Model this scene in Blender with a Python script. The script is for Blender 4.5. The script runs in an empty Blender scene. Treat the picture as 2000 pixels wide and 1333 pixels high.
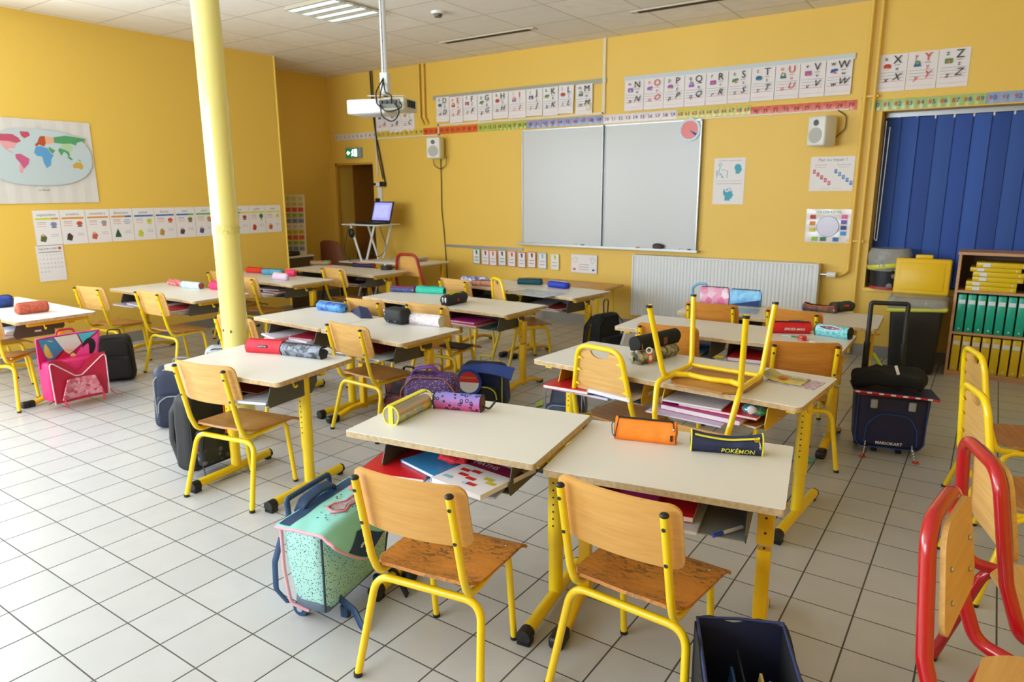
import bpy, bmesh, math, random
from mathutils import Vector, Matrix, noise
random.seed(7)
S = bpy.context.scene
COL = S.collection
PI = math.pi

# ------------------------------------------------------------------ camera
CAM = Vector((2.0398, -0.7669, 1.4128))
RX = Vector((0.82367886, 0.56703286, -0.00518318))
RY = Vector((0.11651079, -0.17817635, -0.97707647))
RZ = Vector((-0.55495799, 0.80419333, -0.21282554))
FPX = 1350.889
cd = bpy.data.cameras.new('camera'); cam = bpy.data.objects.new('camera', cd); COL.objects.link(cam)
cam.matrix_world = Matrix(((RX.x, -RY.x, -RZ.x, CAM.x), (RX.y, -RY.y, -RZ.y, CAM.y), (RX.z, -RY.z, -RZ.z, CAM.z), (0, 0, 0, 1)))
cd.sensor_width = 36; cd.lens = FPX/2000*36; cd.clip_start = .05
cd.dof.use_dof = True; cd.dof.focus_distance = 2.1; cd.dof.aperture_fstop = 5.0
S.camera = cam

# ------------------------------------------------------------------ world, daylight, exposure
W = bpy.data.worlds.new('world'); S.world = W; W.use_nodes = True
W.node_tree.nodes['Background'].inputs[0].default_value = (.75, .87, 1, 1)
W.node_tree.nodes['Background'].inputs[1].default_value = 1.2
def area(name, loc, rot, sx, sy, watts, color):
    l = bpy.data.lights.new(name, 'AREA'); l.shape = 'RECTANGLE'; l.size = sx; l.size_y = sy; l.energy = watts; l.color = color
    o = bpy.data.objects.new(name, l); o.location = loc; o.rotation_euler = rot; COL.objects.link(o); return o
DAY = (.74, .87, 1)
area('daylight_left', (-4.95, -.75, 1.7), (0, -PI/2-.22, 0), 1.5, 3.9, 365, DAY)     # outside the three side windows
area('daylight_rear', (-2.0, -3.5, 1.75), (PI/2+.35, 0, 0), 4.4, 1.5, 330, DAY)     # outside the rear window band
S.view_settings.view_transform = 'Standard'; S.view_settings.look = 'None'
S.view_settings.gamma = 1; S.view_settings.use_curve_mapping = False
S.view_settings.exposure = 0.0
S.cycles.use_denoising = True
S.cycles.max_bounces = 8; S.cycles.diffuse_bounces = 5

# ------------------------------------------------------------------ helpers
def ray(x, y): return RX*((x-1000)/FPX) + RY*((y-666.5)/FPX) + RZ
def at(x, y, z=0.0):
    d = ray(x, y); return CAM + d*((z-CAM.z)/d.z)
def aty(x, y, Y):
    d = ray(x, y); return CAM + d*((Y-CAM.y)/d.y)
def atx(x, y, X):
    d = ray(x, y); return CAM + d*((X-CAM.x)/d.x)
def lin(c): return c/12.92 if c <= .04045 else ((c+.055)/1.055)**2.4
def C(h):
    h = h.lstrip('#'); return tuple(lin(int(h[i:i+2], 16)/255) for i in (0, 2, 4)) + (1,)

MATS = {}
def mat(name, col, rough=.5, metal=0, coat=0, kind=None, col2=None, scale=20, bump=0, bscale=60, emit=0, alpha=1, spec=None, trans=0):
    if name in MATS: return MATS[name]
    m = bpy.data.materials.new(name); m.use_nodes = True; MATS[name] = m
    nt = m.node_tree; N = nt.nodes; L = nt.links; b = N['Principled BSDF']
    c = C(col) if isinstance(col, str) else col
    b.inputs['Base Color'].default_value = c; b.inputs['Roughness'].default_value = rough; b.inputs['Metallic'].default_value = metal
    b.inputs['Coat Weight'].default_value = coat
    if spec is not None: b.inputs['Specular IOR Level'].default_value = spec
    if alpha < 1: b.inputs['Alpha'].default_value = alpha
    if trans: b.inputs['Transmission Weight'].default_value = trans
    if emit:
        b.inputs['Emission Color'].default_value = c; b.inputs['Emission Strength'].default_value = emit
    m.diffuse_color = c
    tc = N.new('ShaderNodeTexCoord')
    def mixc(fac, a, bb):
        mx = N.new('ShaderNodeMix'); mx.data_type = 'RGBA'; L.new(fac, mx.inputs[0])
        for i, v in ((6, a), (7, bb)):
            if isinstance(v, tuple): mx.inputs[i].default_value = v
            else: L.new(v, mx.inputs[i])
        return mx.outputs[2]
    def ramp(src, p0, p1):
        r = N.new('ShaderNodeValToRGB'); L.new(src, r.inputs[0]); r.color_ramp.elements[0].position = p0; r.color_ramp.elements[1].position = p1
        return r.outputs[0]
    def noise_(sc, detail=3, st=(1, 1, 1), dist=0):
        mp = N.new('ShaderNodeMapping'); L.new(tc.outputs['Object'], mp.inputs[0]); mp.inputs['Scale'].default_value = st
        n = N.new('ShaderNodeTexNoise'); L.new(mp.outputs[0], n.inputs[0]); n.inputs['Scale'].default_value = sc; n.inputs['Detail'].default_value = detail; n.inputs['Distortion'].default_value = dist
        return n.outputs[0]
    c2 = C(col2) if isinstance(col2, str) else col2
    if kind == 'noise':
        L.new(mixc(ramp(noise_(scale), .35, .65), c, c2), b.inputs['Base Color'])
    elif kind == 'wood':
        g = noise_(scale, 4, (1, 14, 14), .6)
        L.new(mixc(ramp(g, .3, .75), c, c2), b.inputs['Base Color'])
    elif kind == 'worn':
        g = noise_(scale, 4, (1, 10, 10), .5)
        base = mixc(ramp(g, .3, .75), c, c2)
        s1 = ramp(noise_(38, 9, (1, 2.0, 1), 1.2), .50, .60)
        s2 = ramp(noise_(8, 3), .38, .56)
        mu = N.new('ShaderNodeMath'); mu.operation = 'MULTIPLY'; L.new(s1, mu.inputs[0]); L.new(s2, mu.inputs[1])
        mu2 = N.new('ShaderNodeMath'); mu2.operation = 'MULTIPLY'; L.new(mu.outputs[0], mu2.inputs[0]); mu2.inputs[1].default_value = .8
        L.new(mixc(mu2.outputs[0], base, C('#5a4326')), b.inputs['Base Color'])
    elif kind == 'dots':
        v = N.new('ShaderNodeTexVoronoi'); L.new(tc.outputs['Object'], v.inputs[0]); v.inputs['Scale'].default_value = scale
        f = N.new('ShaderNodeMath'); f.operation = 'LESS_THAN'; L.new(v.outputs['Distance'], f.inputs[0]); f.inputs[1].default_value = .28
        L.new(mixc(f.outputs[0], c, c2), b.inputs['Base Color'])
    elif kind == 'confetti':
        v = N.new('ShaderNodeTexVoronoi'); L.new(tc.outputs['Object'], v.inputs[0]); v.inputs['Scale'].default_value = scale
        f = N.new('ShaderNodeMath'); f.operation = 'LESS_THAN'; L.new(v.outputs['Distance'], f.inputs[0]); f.inputs[1].default_value = .3
        hs = N.new('ShaderNodeHueSaturation'); L.new(v.outputs['Color'], hs.inputs['Color']); hs.inputs['Saturation'].default_value = 1.1; hs.inputs['Value'].default_value = .8
        L.new(mixc(f.outputs[0], c, hs.outputs[0]), b.inputs['Base Color'])
    elif kind == 'cells':
        v = N.new('ShaderNodeTexVoronoi'); L.new(tc.outputs['Object'], v.inputs[0]); v.inputs['Scale'].default_value = scale
        sp = N.new('ShaderNodeSeparateColor'); L.new(v.outputs['Color'], sp.inputs[0])
        L.new(mixc(sp.outputs[0], c, c2), b.inputs['Base Color'])
    elif kind == 'spots':
        v = N.new('ShaderNodeTexVoronoi'); L.new(tc.outputs['Object'], v.inputs[0]); v.inputs['Scale'].default_value = scale
        d = N.new('ShaderNodeMath'); d.operation = 'SUBTRACT'; L.new(v.outputs['Distance'], d.inputs[0]); d.inputs[1].default_value = .3
        a = N.new('ShaderNodeMath'); a.operation = 'ABSOLUTE'; L.new(d.outputs[0], a.inputs[0])
        f = N.new('ShaderNodeMath'); f.operation = 'LESS_THAN'; L.new(a.outputs[0], f.inputs[0]); f.inputs[1].default_value = .09
        sx = N.new('ShaderNodeSeparateXYZ'); L.new(tc.outputs['Object'], sx.inputs[0])
        mr = N.new('ShaderNodeMapRange'); L.new(sx.outputs[2], mr.inputs[0]); mr.inputs[1].default_value = 0; mr.inputs[2].default_value = .06
        L.new(mixc(f.outputs[0], mixc(mr.outputs[0], C('#d8487f'), c), c2), b.inputs['Base Color'])
    elif kind == 'check':
        v = N.new('ShaderNodeTexChecker'); L.new(tc.outputs['Object'], v.inputs[0]); v.inputs['Scale'].default_value = scale
        v.inputs[1].default_value = c; v.inputs[2].default_value = c2; L.new(v.outputs[0], b.inputs['Base Color'])
    elif kind == 'tile':
        def line(axis, size, w, off=0.0):
            s = N.new('ShaderNodeSeparateXYZ'); L.new(tc.outputs['Object'], s.inputs[0])
            a = N.new('ShaderNodeMath'); a.operation = 'MULTIPLY_ADD'; L.new(s.outputs[axis], a.inputs[0]); a.inputs[1].default_value = 1/size; a.inputs[2].default_value = -off/size
            fl = N.new('ShaderNodeMath'); fl.operation = 'FLOOR'; L.new(a.outputs[0], fl.inputs[0])
            pp = N.new('ShaderNodeMath'); pp.operation = 'PINGPONG'; L.new(a.outputs[0], pp.inputs[0]); pp.inputs[1].default_value = .5
            mr = N.new('ShaderNodeMapRange'); L.new(pp.outputs[0], mr.inputs[0]); mr.inputs[1].default_value = w/size*.5; mr.inputs[2].default_value = w/size*.5+.006; mr.clamp = True
            return mr.outputs[0], fl.outputs[0]
        sz, wx, wy, ox, oy = scale
        lx, fx = line(0, sz, wx, ox); ly, fy = line(1, sz, wy, oy)
        mn = N.new('ShaderNodeMath'); mn.operation = 'MINIMUM'; L.new(lx, mn.inputs[0]); L.new(ly, mn.inputs[1])
        cb = N.new('ShaderNodeCombineXYZ'); L.new(fx, cb.inputs[0]); L.new(fy, cb.inputs[1])
        wn = N.new('ShaderNodeTexWhiteNoise'); L.new(cb.outputs[0], wn.inputs[0])
        hs = N.new('ShaderNodeHueSaturation'); hs.inputs['Color'].default_value = c
        mr = N.new('ShaderNodeMapRange'); L.new(wn.outputs[0], mr.inputs[0]); mr.inputs[3].default_value = .95; mr.inputs[4].default_value = 1.05; L.new(mr.outputs[0], hs.inputs['Value'])
        spk = mixc(ramp(noise_(9, 6), .3, .8), hs.outputs[0], tuple(k*.93 for k in c[:3])+(1,))
        L.new(mixc(mn.outputs[0], c2, spk), b.inputs['Base Color'])
        bp = N.new('ShaderNodeBump'); L.new(mn.outputs[0], bp.inputs['Height']); bp.inputs['Strength'].default_value = .5; bp.inputs['Distance'].default_value = .002
        L.new(bp.outputs[0], b.inputs['Normal'])
        rr = N.new('ShaderNodeMapRange'); L.new(mn.outputs[0], rr.inputs[0]); rr.inputs[3].default_value = .8; rr.inputs[4].default_value = rough; L.new(rr.outputs[0], b.inputs['Roughness'])
    if bump and kind != 'tile':
        n = noise_(bscale, 4)
        bp = N.new('ShaderNodeBump'); L.new(n, bp.inputs['Height']); bp.inputs['Strength'].default_value = bump; bp.inputs['Distance'].default_value = .01
        L.new(bp.outputs[0], b.inputs['Normal'])
    return m

def fillet(pts, r, n=6):
    pts = [Vector(p) for p in pts]; out = [pts[0]]
    for i in range(1, len(pts)-1):
        a, p, c = pts[i-1], pts[i], pts[i+1]
        u = (a-p); v = (c-p); lu, lv = u.length, v.length; u.normalize(); v.normalize()
        ang = u.angle(v, PI)
        if ang > PI-.02: out.append(p); continue
        rr = r[i-1] if isinstance(r, (list, tuple)) else r
        t = min(rr/math.tan(ang/2), lu*.49, lv*.49)
        p0, p1 = p+u*t, p+v*t
        for k in range(n+1):
            s = k/n; out.append(p0*(1-s)**2 + p*2*s*(1-s) + p1*s*s)
    out.append(pts[-1]); return out

def roundpoly(P, r, n=5):
    out = []; N = len(P)
    for i in range(N):
        a, p, c = Vector(P[i-1]), Vector(P[i]), Vector(P[(i+1) % N]); u = a-p; v = c-p; t = min(r, u.length*.45, v.length*.45); p0 = p+u.normalized()*t; p1 = p+v.normalized()*t
        for k in range(n+1):
            q = k/n; w = p0*(1-q)**2+p*2*q*(1-q)+p1*q*q; out.append((w.x, w.y))
    return out

class MB:
    def __init__(s): s.v = []; s.f = []; s.mi = []; s.mats = []; s.sm = []
    def add(s, vs, fs, m, smooth=False, M=None):
        if m not in s.mats: s.mats.append(m)
        k = s.mats.index(m); o = len(s.v)
        s.v += [(M @ Vector(v)) if M else Vector(v) for v in vs]
        for f in fs: s.f.append([o+i for i in f]); s.mi.append(k); s.sm.append(smooth)
        return s
    def bm(s, bm, m, smooth=False, M=None):
        bm.verts.index_update()
        s.add([v.co.copy() for v in bm.verts], [[v.index for v in f.verts] for f in bm.faces], m, smooth, M); bm.free(); return s
    def box(s, c, d, m, M=None, bev=0, seg=2, fn=None, cuts=0):
        bm = bmesh.new(); bmesh.ops.create_cube(bm, size=1)
        for v in bm.verts: v.co = Vector((v.co.x*d[0], v.co.y*d[1], v.co.z*d[2]))
        if bev: bmesh.ops.bevel(bm, geom=bm.edges[:], offset=bev, segments=seg, affect='EDGES', profile=.5)
        if cuts: bmesh.ops.subdivide_edges(bm, edges=[e for e in bm.edges if e.calc_length() > min(d)*.3], cuts=cuts, use_grid_fill=True)
        for v in bm.verts:
            if fn: v.co = Vector(fn(v.co))
            v.co += Vector(c)
        return s.bm(bm, m, bev > 0 or fn is not None, M)
    def tube(s, pts, r, m, seg=10, rad=0, M=None, n=6, caps=True, closed=False, flat=None):
        P = fillet(pts, rad, n) if rad else [Vector(p) for p in pts]
        R = r if callable(r) else (lambda t: r)
        vs = []; fs = []; N = len(P)
        T = []
        for i in range(N):
            if closed: t = (P[(i+1) % N]-P[i-1])
            else: t = (P[min(i+1, N-1)]-P[max(i-1, 0)])
            T.append(t.normalized() if t.length > 1e-9 else Vector((0, 0, 1)))
        u = T[0].orthogonal().normalized()
        if flat: u = Vector(flat[2]); u = (u-T[0]*u.dot(T[0])).normalized()
        for i in range(N):
            u = (u-T[i]*u.dot(T[i])).normalized(); w = T[i].cross(u)
            rr = R(i/(N-1))
            for k in range(seg):
                a = 2*PI*k/seg
                if flat:
                    ca, sa = math.cos(a), math.sin(a); e = .35
                    x = math.copysign(abs(ca)**e, ca)*flat[0]; y = math.copysign(abs(sa)**e, sa)*flat[1]
                    vs.append(P[i]+u*x+w*y)
                else: vs.append(P[i]+(u*math.cos(a)+w*math.sin(a))*rr)
        M2 = N if closed else N-1
        for i in range(M2):
            for k in range(seg):
                j = (i+1) % N; fs.append([i*seg+k, i*seg+(k+1) % seg, j*seg+(k+1) % seg, j*seg+k])
        s.add(vs, fs, m, True, M)
        if caps and not closed:
            s.add(vs[:seg][::-1], [list(range(seg))], m, False, M); s.add(vs[-seg:], [list(range(seg))], m, False, M)
        return s
    def cyl(s, p0, p1, r, m, seg=20, M=None, r2=None):
        return s.tube([p0, p1], (lambda t: r+(r2-r)*t) if r2 is not None else r, m, seg, M=M)
    def prism(s, poly, z0, z1, m, M=None, smooth=False):
        n = len(poly); vs = [(x, y, z0) for x, y in poly]+[(x, y, z1) for x, y in poly]
        s.add(vs, [list(range(n))[::-1], list(range(n, 2*n))], m, False, M)
        s.add(vs, [[i, (i+1) % n, n+(i+1) % n, n+i] for i in range(n)], m, smooth, M); return s
    def flatp(s, poly, z, m, M=None):
        return s.add([(x, y, z) for x, y in poly], [list(range(len(poly)))], m, False, M)
    def rect(s, x0, y0, x1, y1, z, m, M=None): return s.flatp([(x0, y0), (x1, y0), (x1, y1), (x0, y1)], z, m, M)
    def disc(s, x, y, r, z, m, M=None, n=20, ry=None):
        return s.flatp([(x+r*math.cos(2*PI*i/n), y+(ry or r)*math.sin(2*PI*i/n)) for i in range(n)], z, m, M)
    def grid(s, fn, nu, nv, m, thick=0, M=None, smooth=True):
        vs = [Vector(fn(i/nu, j/nv)) for j in range(nv+1) for i in range(nu+1)]
        fs = [[j*(nu+1)+i, j*(nu+1)+i+1, (j+1)*(nu+1)+i+1, (j+1)*(nu+1)+i] for j in range(nv) for i in range(nu)]
        if not thick: return s.add(vs, fs, m, smooth, M)
        bm = bmesh.new(); bv = [bm.verts.new(v) for v in vs]
        for f in fs: bm.faces.new([bv[i] for i in f])
        bm.normal_update(); nr = [v.normal.copy() for v in bm.verts]; bm.free()
        n = len(vs); vs2 = vs+[v-nr[i]*thick for i, v in enumerate(vs)]
        fs2 = fs+[[n+i for i in f][::-1] for f in fs]
        E = nu+1
        edge = [(i, i+1) for i in range(nu)]+[((j)*E+nu, (j+1)*E+nu) for j in range(nv)]+[(nv*E+i+1, nv*E+i) for i in range(nu)]+[((j+1)*E, j*E) for j in range(nv)]
        s.add(vs2, fs2, m, smooth, M); s.add(vs2, [[b, a, n+a, n+b] for a, b in edge], m, False, M); return s
    def ball(s, c, r, m, M=None, seg=14, fn=None):
        rx, ry, rz = r if isinstance(r, (tuple, list)) else (r, r, r)
        bm = bmesh.new(); bmesh.ops.create_uvsphere(bm, u_segments=seg, v_segments=max(6, seg*2//3), radius=1)
        for v in bm.verts:
            v.co = Vector((v.co.x*rx, v.co.y*ry, v.co.z*rz))
            if fn: v.co = Vector(fn(v.co))
            v.co += Vector(c)
        return s.bm(bm, m, True, M)
    def text(s, txt, size, m, M, x=0, y=0, z=.0008, align='CENTER', italic=0, bold=0):
        key = (txt, align, italic, bold)
        if key not in TXT:
            cu = bpy.data.curves.new('t', 'FONT'); cu.body = txt; cu.size = 1; cu.align_x = align; cu.align_y = 'CENTER'; cu.resolution_u = 2; cu.shear = italic; cu.offset = bold
            o = bpy.data.objects.new('t', cu); COL.objects.link(o); bpy.context.view_layer.update()
            me = bpy.data.meshes.new_from_object(o.evaluated_get(bpy.context.evaluated_depsgraph_get()))
            TXT[key] = ([v.co.copy() for v in me.vertices], [list(p.vertices) for p in me.polygons])
            bpy.data.objects.remove(o); bpy.data.curves.remove(cu); bpy.data.meshes.remove(me)
        vs, fs = TXT[key]
        return s.add([(v.x*size+x, v.y*size+y, z) for v in vs], fs, m, False, M)
    def build(s, name, parent=None, loc=None, rot=None, label=None, cat=None, group=None, kind=None):
        me = bpy.data.meshes.new(name); me.from_pydata([tuple(v) for v in s.v], [], s.f)
        for m in s.mats: me.materials.append(m)
        me.polygons.foreach_set('material_index', s.mi); me.polygons.foreach_set('use_smooth', s.sm); me.update()
        o = bpy.data.objects.new(name, me); COL.objects.link(o)
        if parent: o.parent = parent
        if loc is not None: o.location = loc
        if rot is not None: o.rotation_euler = rot if isinstance(rot, (tuple, list)) else (0, 0, rot)
        for k, v in (('label', label), ('category', cat), ('group', group), ('kind', kind)):
            if v: o[k] = v
        return o
TXT = {}
def thing(name, label, cat, loc=(0, 0, 0), rot=0, group=None):
    o = bpy.data.objects.new(name, None); COL.objects.link(o); o.location = loc
    o.rotation_euler = rot if isinstance(rot, (tuple, list)) else (0, 0, rot)
    o.empty_display_size = .05; o['label'] = label; o['category'] = cat
    if group: o['group'] = group
    return o
def dup(root, loc, rot, label, group=None, scale=None):
    r = root.copy(); COL.objects.link(r); r.location = loc; r.rotation_euler = rot if isinstance(rot, (tuple, list)) else (0, 0, rot); r['label'] = label
    if group: r['group'] = group
    elif 'group' in r: del r['group']
    if scale: r.scale = (scale,)*3
    for ch in list(root.children):
        c = ch.copy(); COL.objects.link(c); c.parent = r
        for g in ch.children:
            d = g.copy(); COL.objects.link(d); d.parent = c
    return r
def struct(mb, name): return mb.build(name, kind='structure')
FRONT = 5.74; LEFT = -4.7
def onfront(x, z, off=.002): return Matrix(((1, 0, 0, x), (0, 0, -1, FRONT-off), (0, 1, 0, z), (0, 0, 0, 1)))
def onleft(y, z, off=.002): return Matrix(((0, 0, 1, LEFT+off), (1, 0, 0, y), (0, 1, 0, z), (0, 0, 0, 1)))

# ------------------------------------------------------------------ materials
wall_m = mat('yellow_wall_paint', '#e7c055', .5, bump=.08, bscale=160)
grey_base = mat('grey_skirting', '#8f8d88', .5)
ceil_m = mat('ceiling_tile', '#f3eee6', .9, kind='tile', col2='#cbc1b0', scale=(.583, .009, .009, -2.31, 2.56))
floor_m = mat('floor_tile', '#bcbdbf', .3, kind='tile', col2='#4d4843', scale=(.2, .0042, .0032, 0, 0))
yel = mat('yellow_enamel', '#f2cf10', .28, coat=.3)
yel2 = mat('ochre_enamel', '#e8b90e', .32, coat=.2)
red_en = mat('red_enamel', '#b3121a', .22, coat=.5)
black_p = mat('black_plastic', '#17181a', .45)
grey_p = mat('grey_plastic', '#55565c', .5)
white_p = mat('white_plastic', '#e2e1dc', .4)
white_m = mat('white_enamel', '#dcdfe2', .35)
lam = mat('cream_laminate', '#e2e0da', .38, bump=.02, bscale=400)
edge_w = mat('worn_wood_edge', '#c6b28e', .7, kind='noise', col2='#b09a76', scale=70, bump=.05)
edge_l = mat('light_wood_edge', '#cfb184', .6, kind='noise', col2='#b39468', scale=40)
ply = mat('plywood', '#d9a860', .38, kind='wood', col2='#cf9a4e', scale=5)
ply_l = mat('pale_plywood', '#ddb16b', .4, kind='wood', col2='#c99a55', scale=5)
ply_o = mat('orange_plywood', '#cf8a35', .42, kind='wood', col2='#b97528', scale=5)
ply_s = mat('seat_plywood', '#bd8440', .42, kind='wood', col2='#a06a2f', scale=5)
ply_w = mat('worn_seat_plywood', '#c9822f', .45, kind='worn', col2='#b5711f', scale=5, bump=.1, bscale=90)
ply_e = mat('plywood_edge', '#8a6236', .6, kind='wood', col2='#c19a66', scale=90)
tray_m = mat('grey_tray_metal', '#9aa0a6', .4)
tray_d = mat('dark_tray_side', '#55524a', .5)
screw_m = mat('steel', '#b9bcc0', .25, metal=1)
paper = mat('paper', '#e6e3e6', .6)
gloss_paper = mat('laminated_paper', '#e4dfe2', .18)
ink = mat('ink_black', '#2a2a30', .7); inkr = mat('ink_red', '#d83a2c', .7); inkb = mat('ink_blue', '#2b4fa8', .7); inkg = mat('ink_grey', '#8d8d96', .8)
alu = mat('aluminium', '#a9adb0', .35, metal=.8)
# ================================================================== THE ROOM
H = 2.87
XR, YB, XW = 3.5, -3.2, -5.38
WB = 4.42     # where the left wall block ends
struct(MB().box(((XW+XR)/2, (YB+FRONT+1.6)/2, -.05), (XR-XW+1.2, FRONT+1.6-YB+.6, .1), floor_m), 'floor')
o = MB().box(((XW+XR)/2, (YB+FRONT)/2, H+.05), (XR-XW+.6, FRONT-YB+.6, .1), ceil_m); struct(o, 'ceiling')
# front wall with the doorway on the left and the window recess on the right
DX0, DX1, DZ = -5.30, -4.60, 1.775
WX0, WX1, WZ0, WZ1 = 1.19, 3.3, .59, 2.02
b = MB(); T = .3; yc = FRONT+T/2
def wseg(b, x0, x1, z0, z1): b.box(((x0+x1)/2, yc, (z0+z1)/2), (x1-x0, T, z1-z0), wall_m)
wseg(b, XW-.3, DX0, 0, H); wseg(b, DX0, DX1, DZ, H); wseg(b, DX1, WX0, 0, H); wseg(b, WX0, WX1, 0, WZ0); wseg(b, WX0, WX1, WZ1, H); wseg(b, WX1, XR+.3, 0, H)
struct(b, 'wall_front')
# left wall block, windows behind the photographer's side
b = MB()
LT = .68
def lseg(y0, y1, z0, z1): b.box((LEFT-.15, (y0+y1)/2, (z0+z1)/2), (.3, y1-y0, z1-z0), wall_m)
b.box((LEFT-LT/2, (1.45+WB)/2, H/2), (LT, WB-1.45, H), wall_m)
lseg(YB-.3, -2.75, 0, H); lseg(-2.75, 1.45, 0, .95); lseg(-2.75, 1.45, 2.5, H); lseg(1.2, 1.45, .95, 2.5)
for k in (0, 1): yy = -2.75+1.3167*(k+1); lseg(yy-.06, yy+.06, .95, 2.5)
struct(b, 'wall_left')
b = MB(); b.box((XW-.15, (WB-.5+FRONT)/2, H/2), (.3, FRONT-WB+.5, H), wall_m); struct(b, 'wall_recess')
b = MB(); b.box((XR+.15, (YB+FRONT)/2, H/2), (.3, FRONT-YB, H), wall_m); struct(b, 'wall_right')
b = MB()
def bseg(x0, x1, z0, z1): b.box(((x0+x1)/2, YB-.15, (z0+z1)/2), (x1-x0, .3, z1-z0), wall_m)
bseg(XW-.3, -4.3, 0, H); bseg(-4.3, 2.3, 0, .95); bseg(-4.3, 2.3, 2.5, H); bseg(2.3, XR+.3, 0, H)
for k in (1, 2, 3): xx = -4.3+1.65*k; bseg(xx-.06, xx+.06, .95, 2.5)
struct(b, 'wall_back')
# window frames (open, daylight comes through them)
def frame(M, w, h, name):
    b = MB()
    for (cx, cz, sx, sz) in ((0, 0, w, .05), (0, h, w, .05), (-w/2+.025, h/2, .05, h), (w/2-.025, h/2, .05, h), (0, h/2, .04, h)):
        b.box((cx, 0, cz), (sx, .06, sz), white_m, M)
    struct(b, name)
n = 2
for k in range(3):
    frame(Matrix.Translation((LEFT-.2, -2.75+1.3167*(k+.5), .95)) @ Matrix.Rotation(PI/2, 4, 'Z'), 1.2, 1.55, 'window_%d' % n); n += 1
for k in range(4):
    frame(Matrix.Translation((-4.3+1.65*(k+.5), YB-.2, .95)), 1.53, 1.55, 'window_%d' % n); n += 1
# skirting
b = MB(); b.box(((DX1+XR)/2, FRONT-.006, .05), (XR-DX1, .012, .1), grey_base); struct(b, 'baseboard_front')
b = MB(); b.box((LEFT+.006, (YB+WB)/2, .05), (.012, WB-YB, .1), grey_base); struct(b, 'baseboard_left')
b = MB(); b.box((XW+.006, (WB+FRONT)/2, .05), (.012, FRONT-WB, .1), grey_base); struct(b, 'baseboard_recess')
# rounded corner bead at the end of the left wall
b = MB(); b.cyl((LEFT-.004, WB-.004, 0), (LEFT-.004, WB-.004, H), .012, mat('corner_bead', '#efcf57', .5)); struct(b, 'trim_1')
# doorway: orange-brown passage with a closed door at its end
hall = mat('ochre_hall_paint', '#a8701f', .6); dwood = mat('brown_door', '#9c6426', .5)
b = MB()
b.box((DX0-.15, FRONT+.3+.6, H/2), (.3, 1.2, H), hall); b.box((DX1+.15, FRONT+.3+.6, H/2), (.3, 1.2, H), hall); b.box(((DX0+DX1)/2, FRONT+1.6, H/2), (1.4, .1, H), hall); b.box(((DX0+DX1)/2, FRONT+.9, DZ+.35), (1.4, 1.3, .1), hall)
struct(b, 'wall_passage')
b = MB(); b.box(((DX0+DX1)/2, FRONT+1.0, .95), (.75, .04, 1.9), dwood)
for dz in (.5, 1.35): b.box(((DX0+DX1)/2, FRONT+.975, dz), (.5, .012, .6), dwood, bev=.005)
d1 = struct(b, 'door_1')
MB().tube([((DX0+.1), FRONT+.97, .95), ((DX0+.1), FRONT+.93, .95), ((DX0+.2), FRONT+.93, .95)], .009, screw_m, rad=.02).build('door_handle', d1)
b = MB(); b.box((DX0+.02, FRONT-.003, DZ/2), (.035, .012, DZ), mat('door_trim', '#c9932f', .5)); b.box(((DX0+DX1)/2, FRONT-.003, DZ-.012), (DX1-DX0, .012, .025), MATS['door_trim']); struct(b, 'trim_2')
# window recess behind the blue blind
glass = mat('dim_glass', '#6f8aa0', .1, alpha=.6)
b = MB(); b.box(((WX0+WX1)/2, FRONT+.275, (WZ0+WZ1)/2), (WX1-WX0, .02, WZ1-WZ0), mat('window_panel', '#3a4048', .3)); 
for xx in (WX0+.03, (WX0+WX1)/2, WX1-.03): b.box((xx, FRONT+.255, (WZ0+WZ1)/2), (.06, .03, WZ1-WZ0), white_m)
struct(b, 'window_1')
b = MB(); b.box(((WX0+WX1)/2, FRONT+.12, WZ0-.012), (WX1-WX0+.02, .3, .03), wall_m, bev=.004); struct(b, 'trim_3')

# ------------------------------------------------------------------ column
PX, PY, PR = -1.425, 1.50, .070
b = MB(); pm = mat('pale_yellow_gloss', '#e6db86', .25, coat=.5, bump=.05, bscale=14)
b.cyl((0, 0, 0), (0, 0, H-.001), PR, pm, 40)
pil = thing('support_column', 'round pale yellow support column rising from floor to ceiling behind the left desk', 'column', (PX, PY, 0))
b.build('shaft', pil)
b = MB(); b.cyl((0, 0, 1.19), (0, 0, 1.235), PR+.0012, mat('embossed_band', '#e6db86', .3, kind='noise', col2='#d8c970', scale=70, bump=.5, bscale=90), 40); b.build('embossed_band', pil)
b = MB()
for (z, a, r) in ((.66, 4.65, .008), (.655, 5.35, .007), (1.05, 4.3, .004)):
    b.ball((PR*math.cos(a), PR*math.sin(a), z), (r, .003, r*1.2), mat('chipped_paint', '#4b4a48', .6), seg=8)
b.build('paint_chip', pil)

# ------------------------------------------------------------------ ceiling fittings
gx, gy, gs = -2.31, 2.56, .583
def light_fixture(x0, y0, label, first=[None]):
    if first[0] is None:
        t = thing('ceiling_light', label, 'ceiling light', (x0, y0, H)); first[0] = t
        b = MB(); w = gs-.03
        b.box((0, 0, -.006), (w, w, .012), mat('louvre_housing', '#b5ad98', .45))
        b.build('housing', t)
        b = MB()
        for k in range(4):
            yy = -w/2+w*(k+.5)/4
            b.box((0, yy, -.016), (w*.96, w*.105, .008), mat('lamp_tube', '#f4fbff', .3, emit=2.2))
        b.build('lamp_strip', t)
        b = MB()
        for k in range(5): b.box((0, -w/2+w*k/4, -.02), (w, .018, .016), MATS['louvre_housing'])
        for k in range(22): b.box((-w/2+w*k/21, 0, -.021), (.004, w, .010), mat('louvre_blade', '#d7dbd9', .3, metal=.4))
        b.build('louvre', t)
        return t
    return dup(first[0], (x0, y0, H), 0, label, 'square louvred ceiling lights')
lf = light_fixture(gx-gs*.5, gy+gs*1.5, 'square louvred fluorescent ceiling light left of the projector pole'); lf['group'] = 'square louvred ceiling lights'
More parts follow.
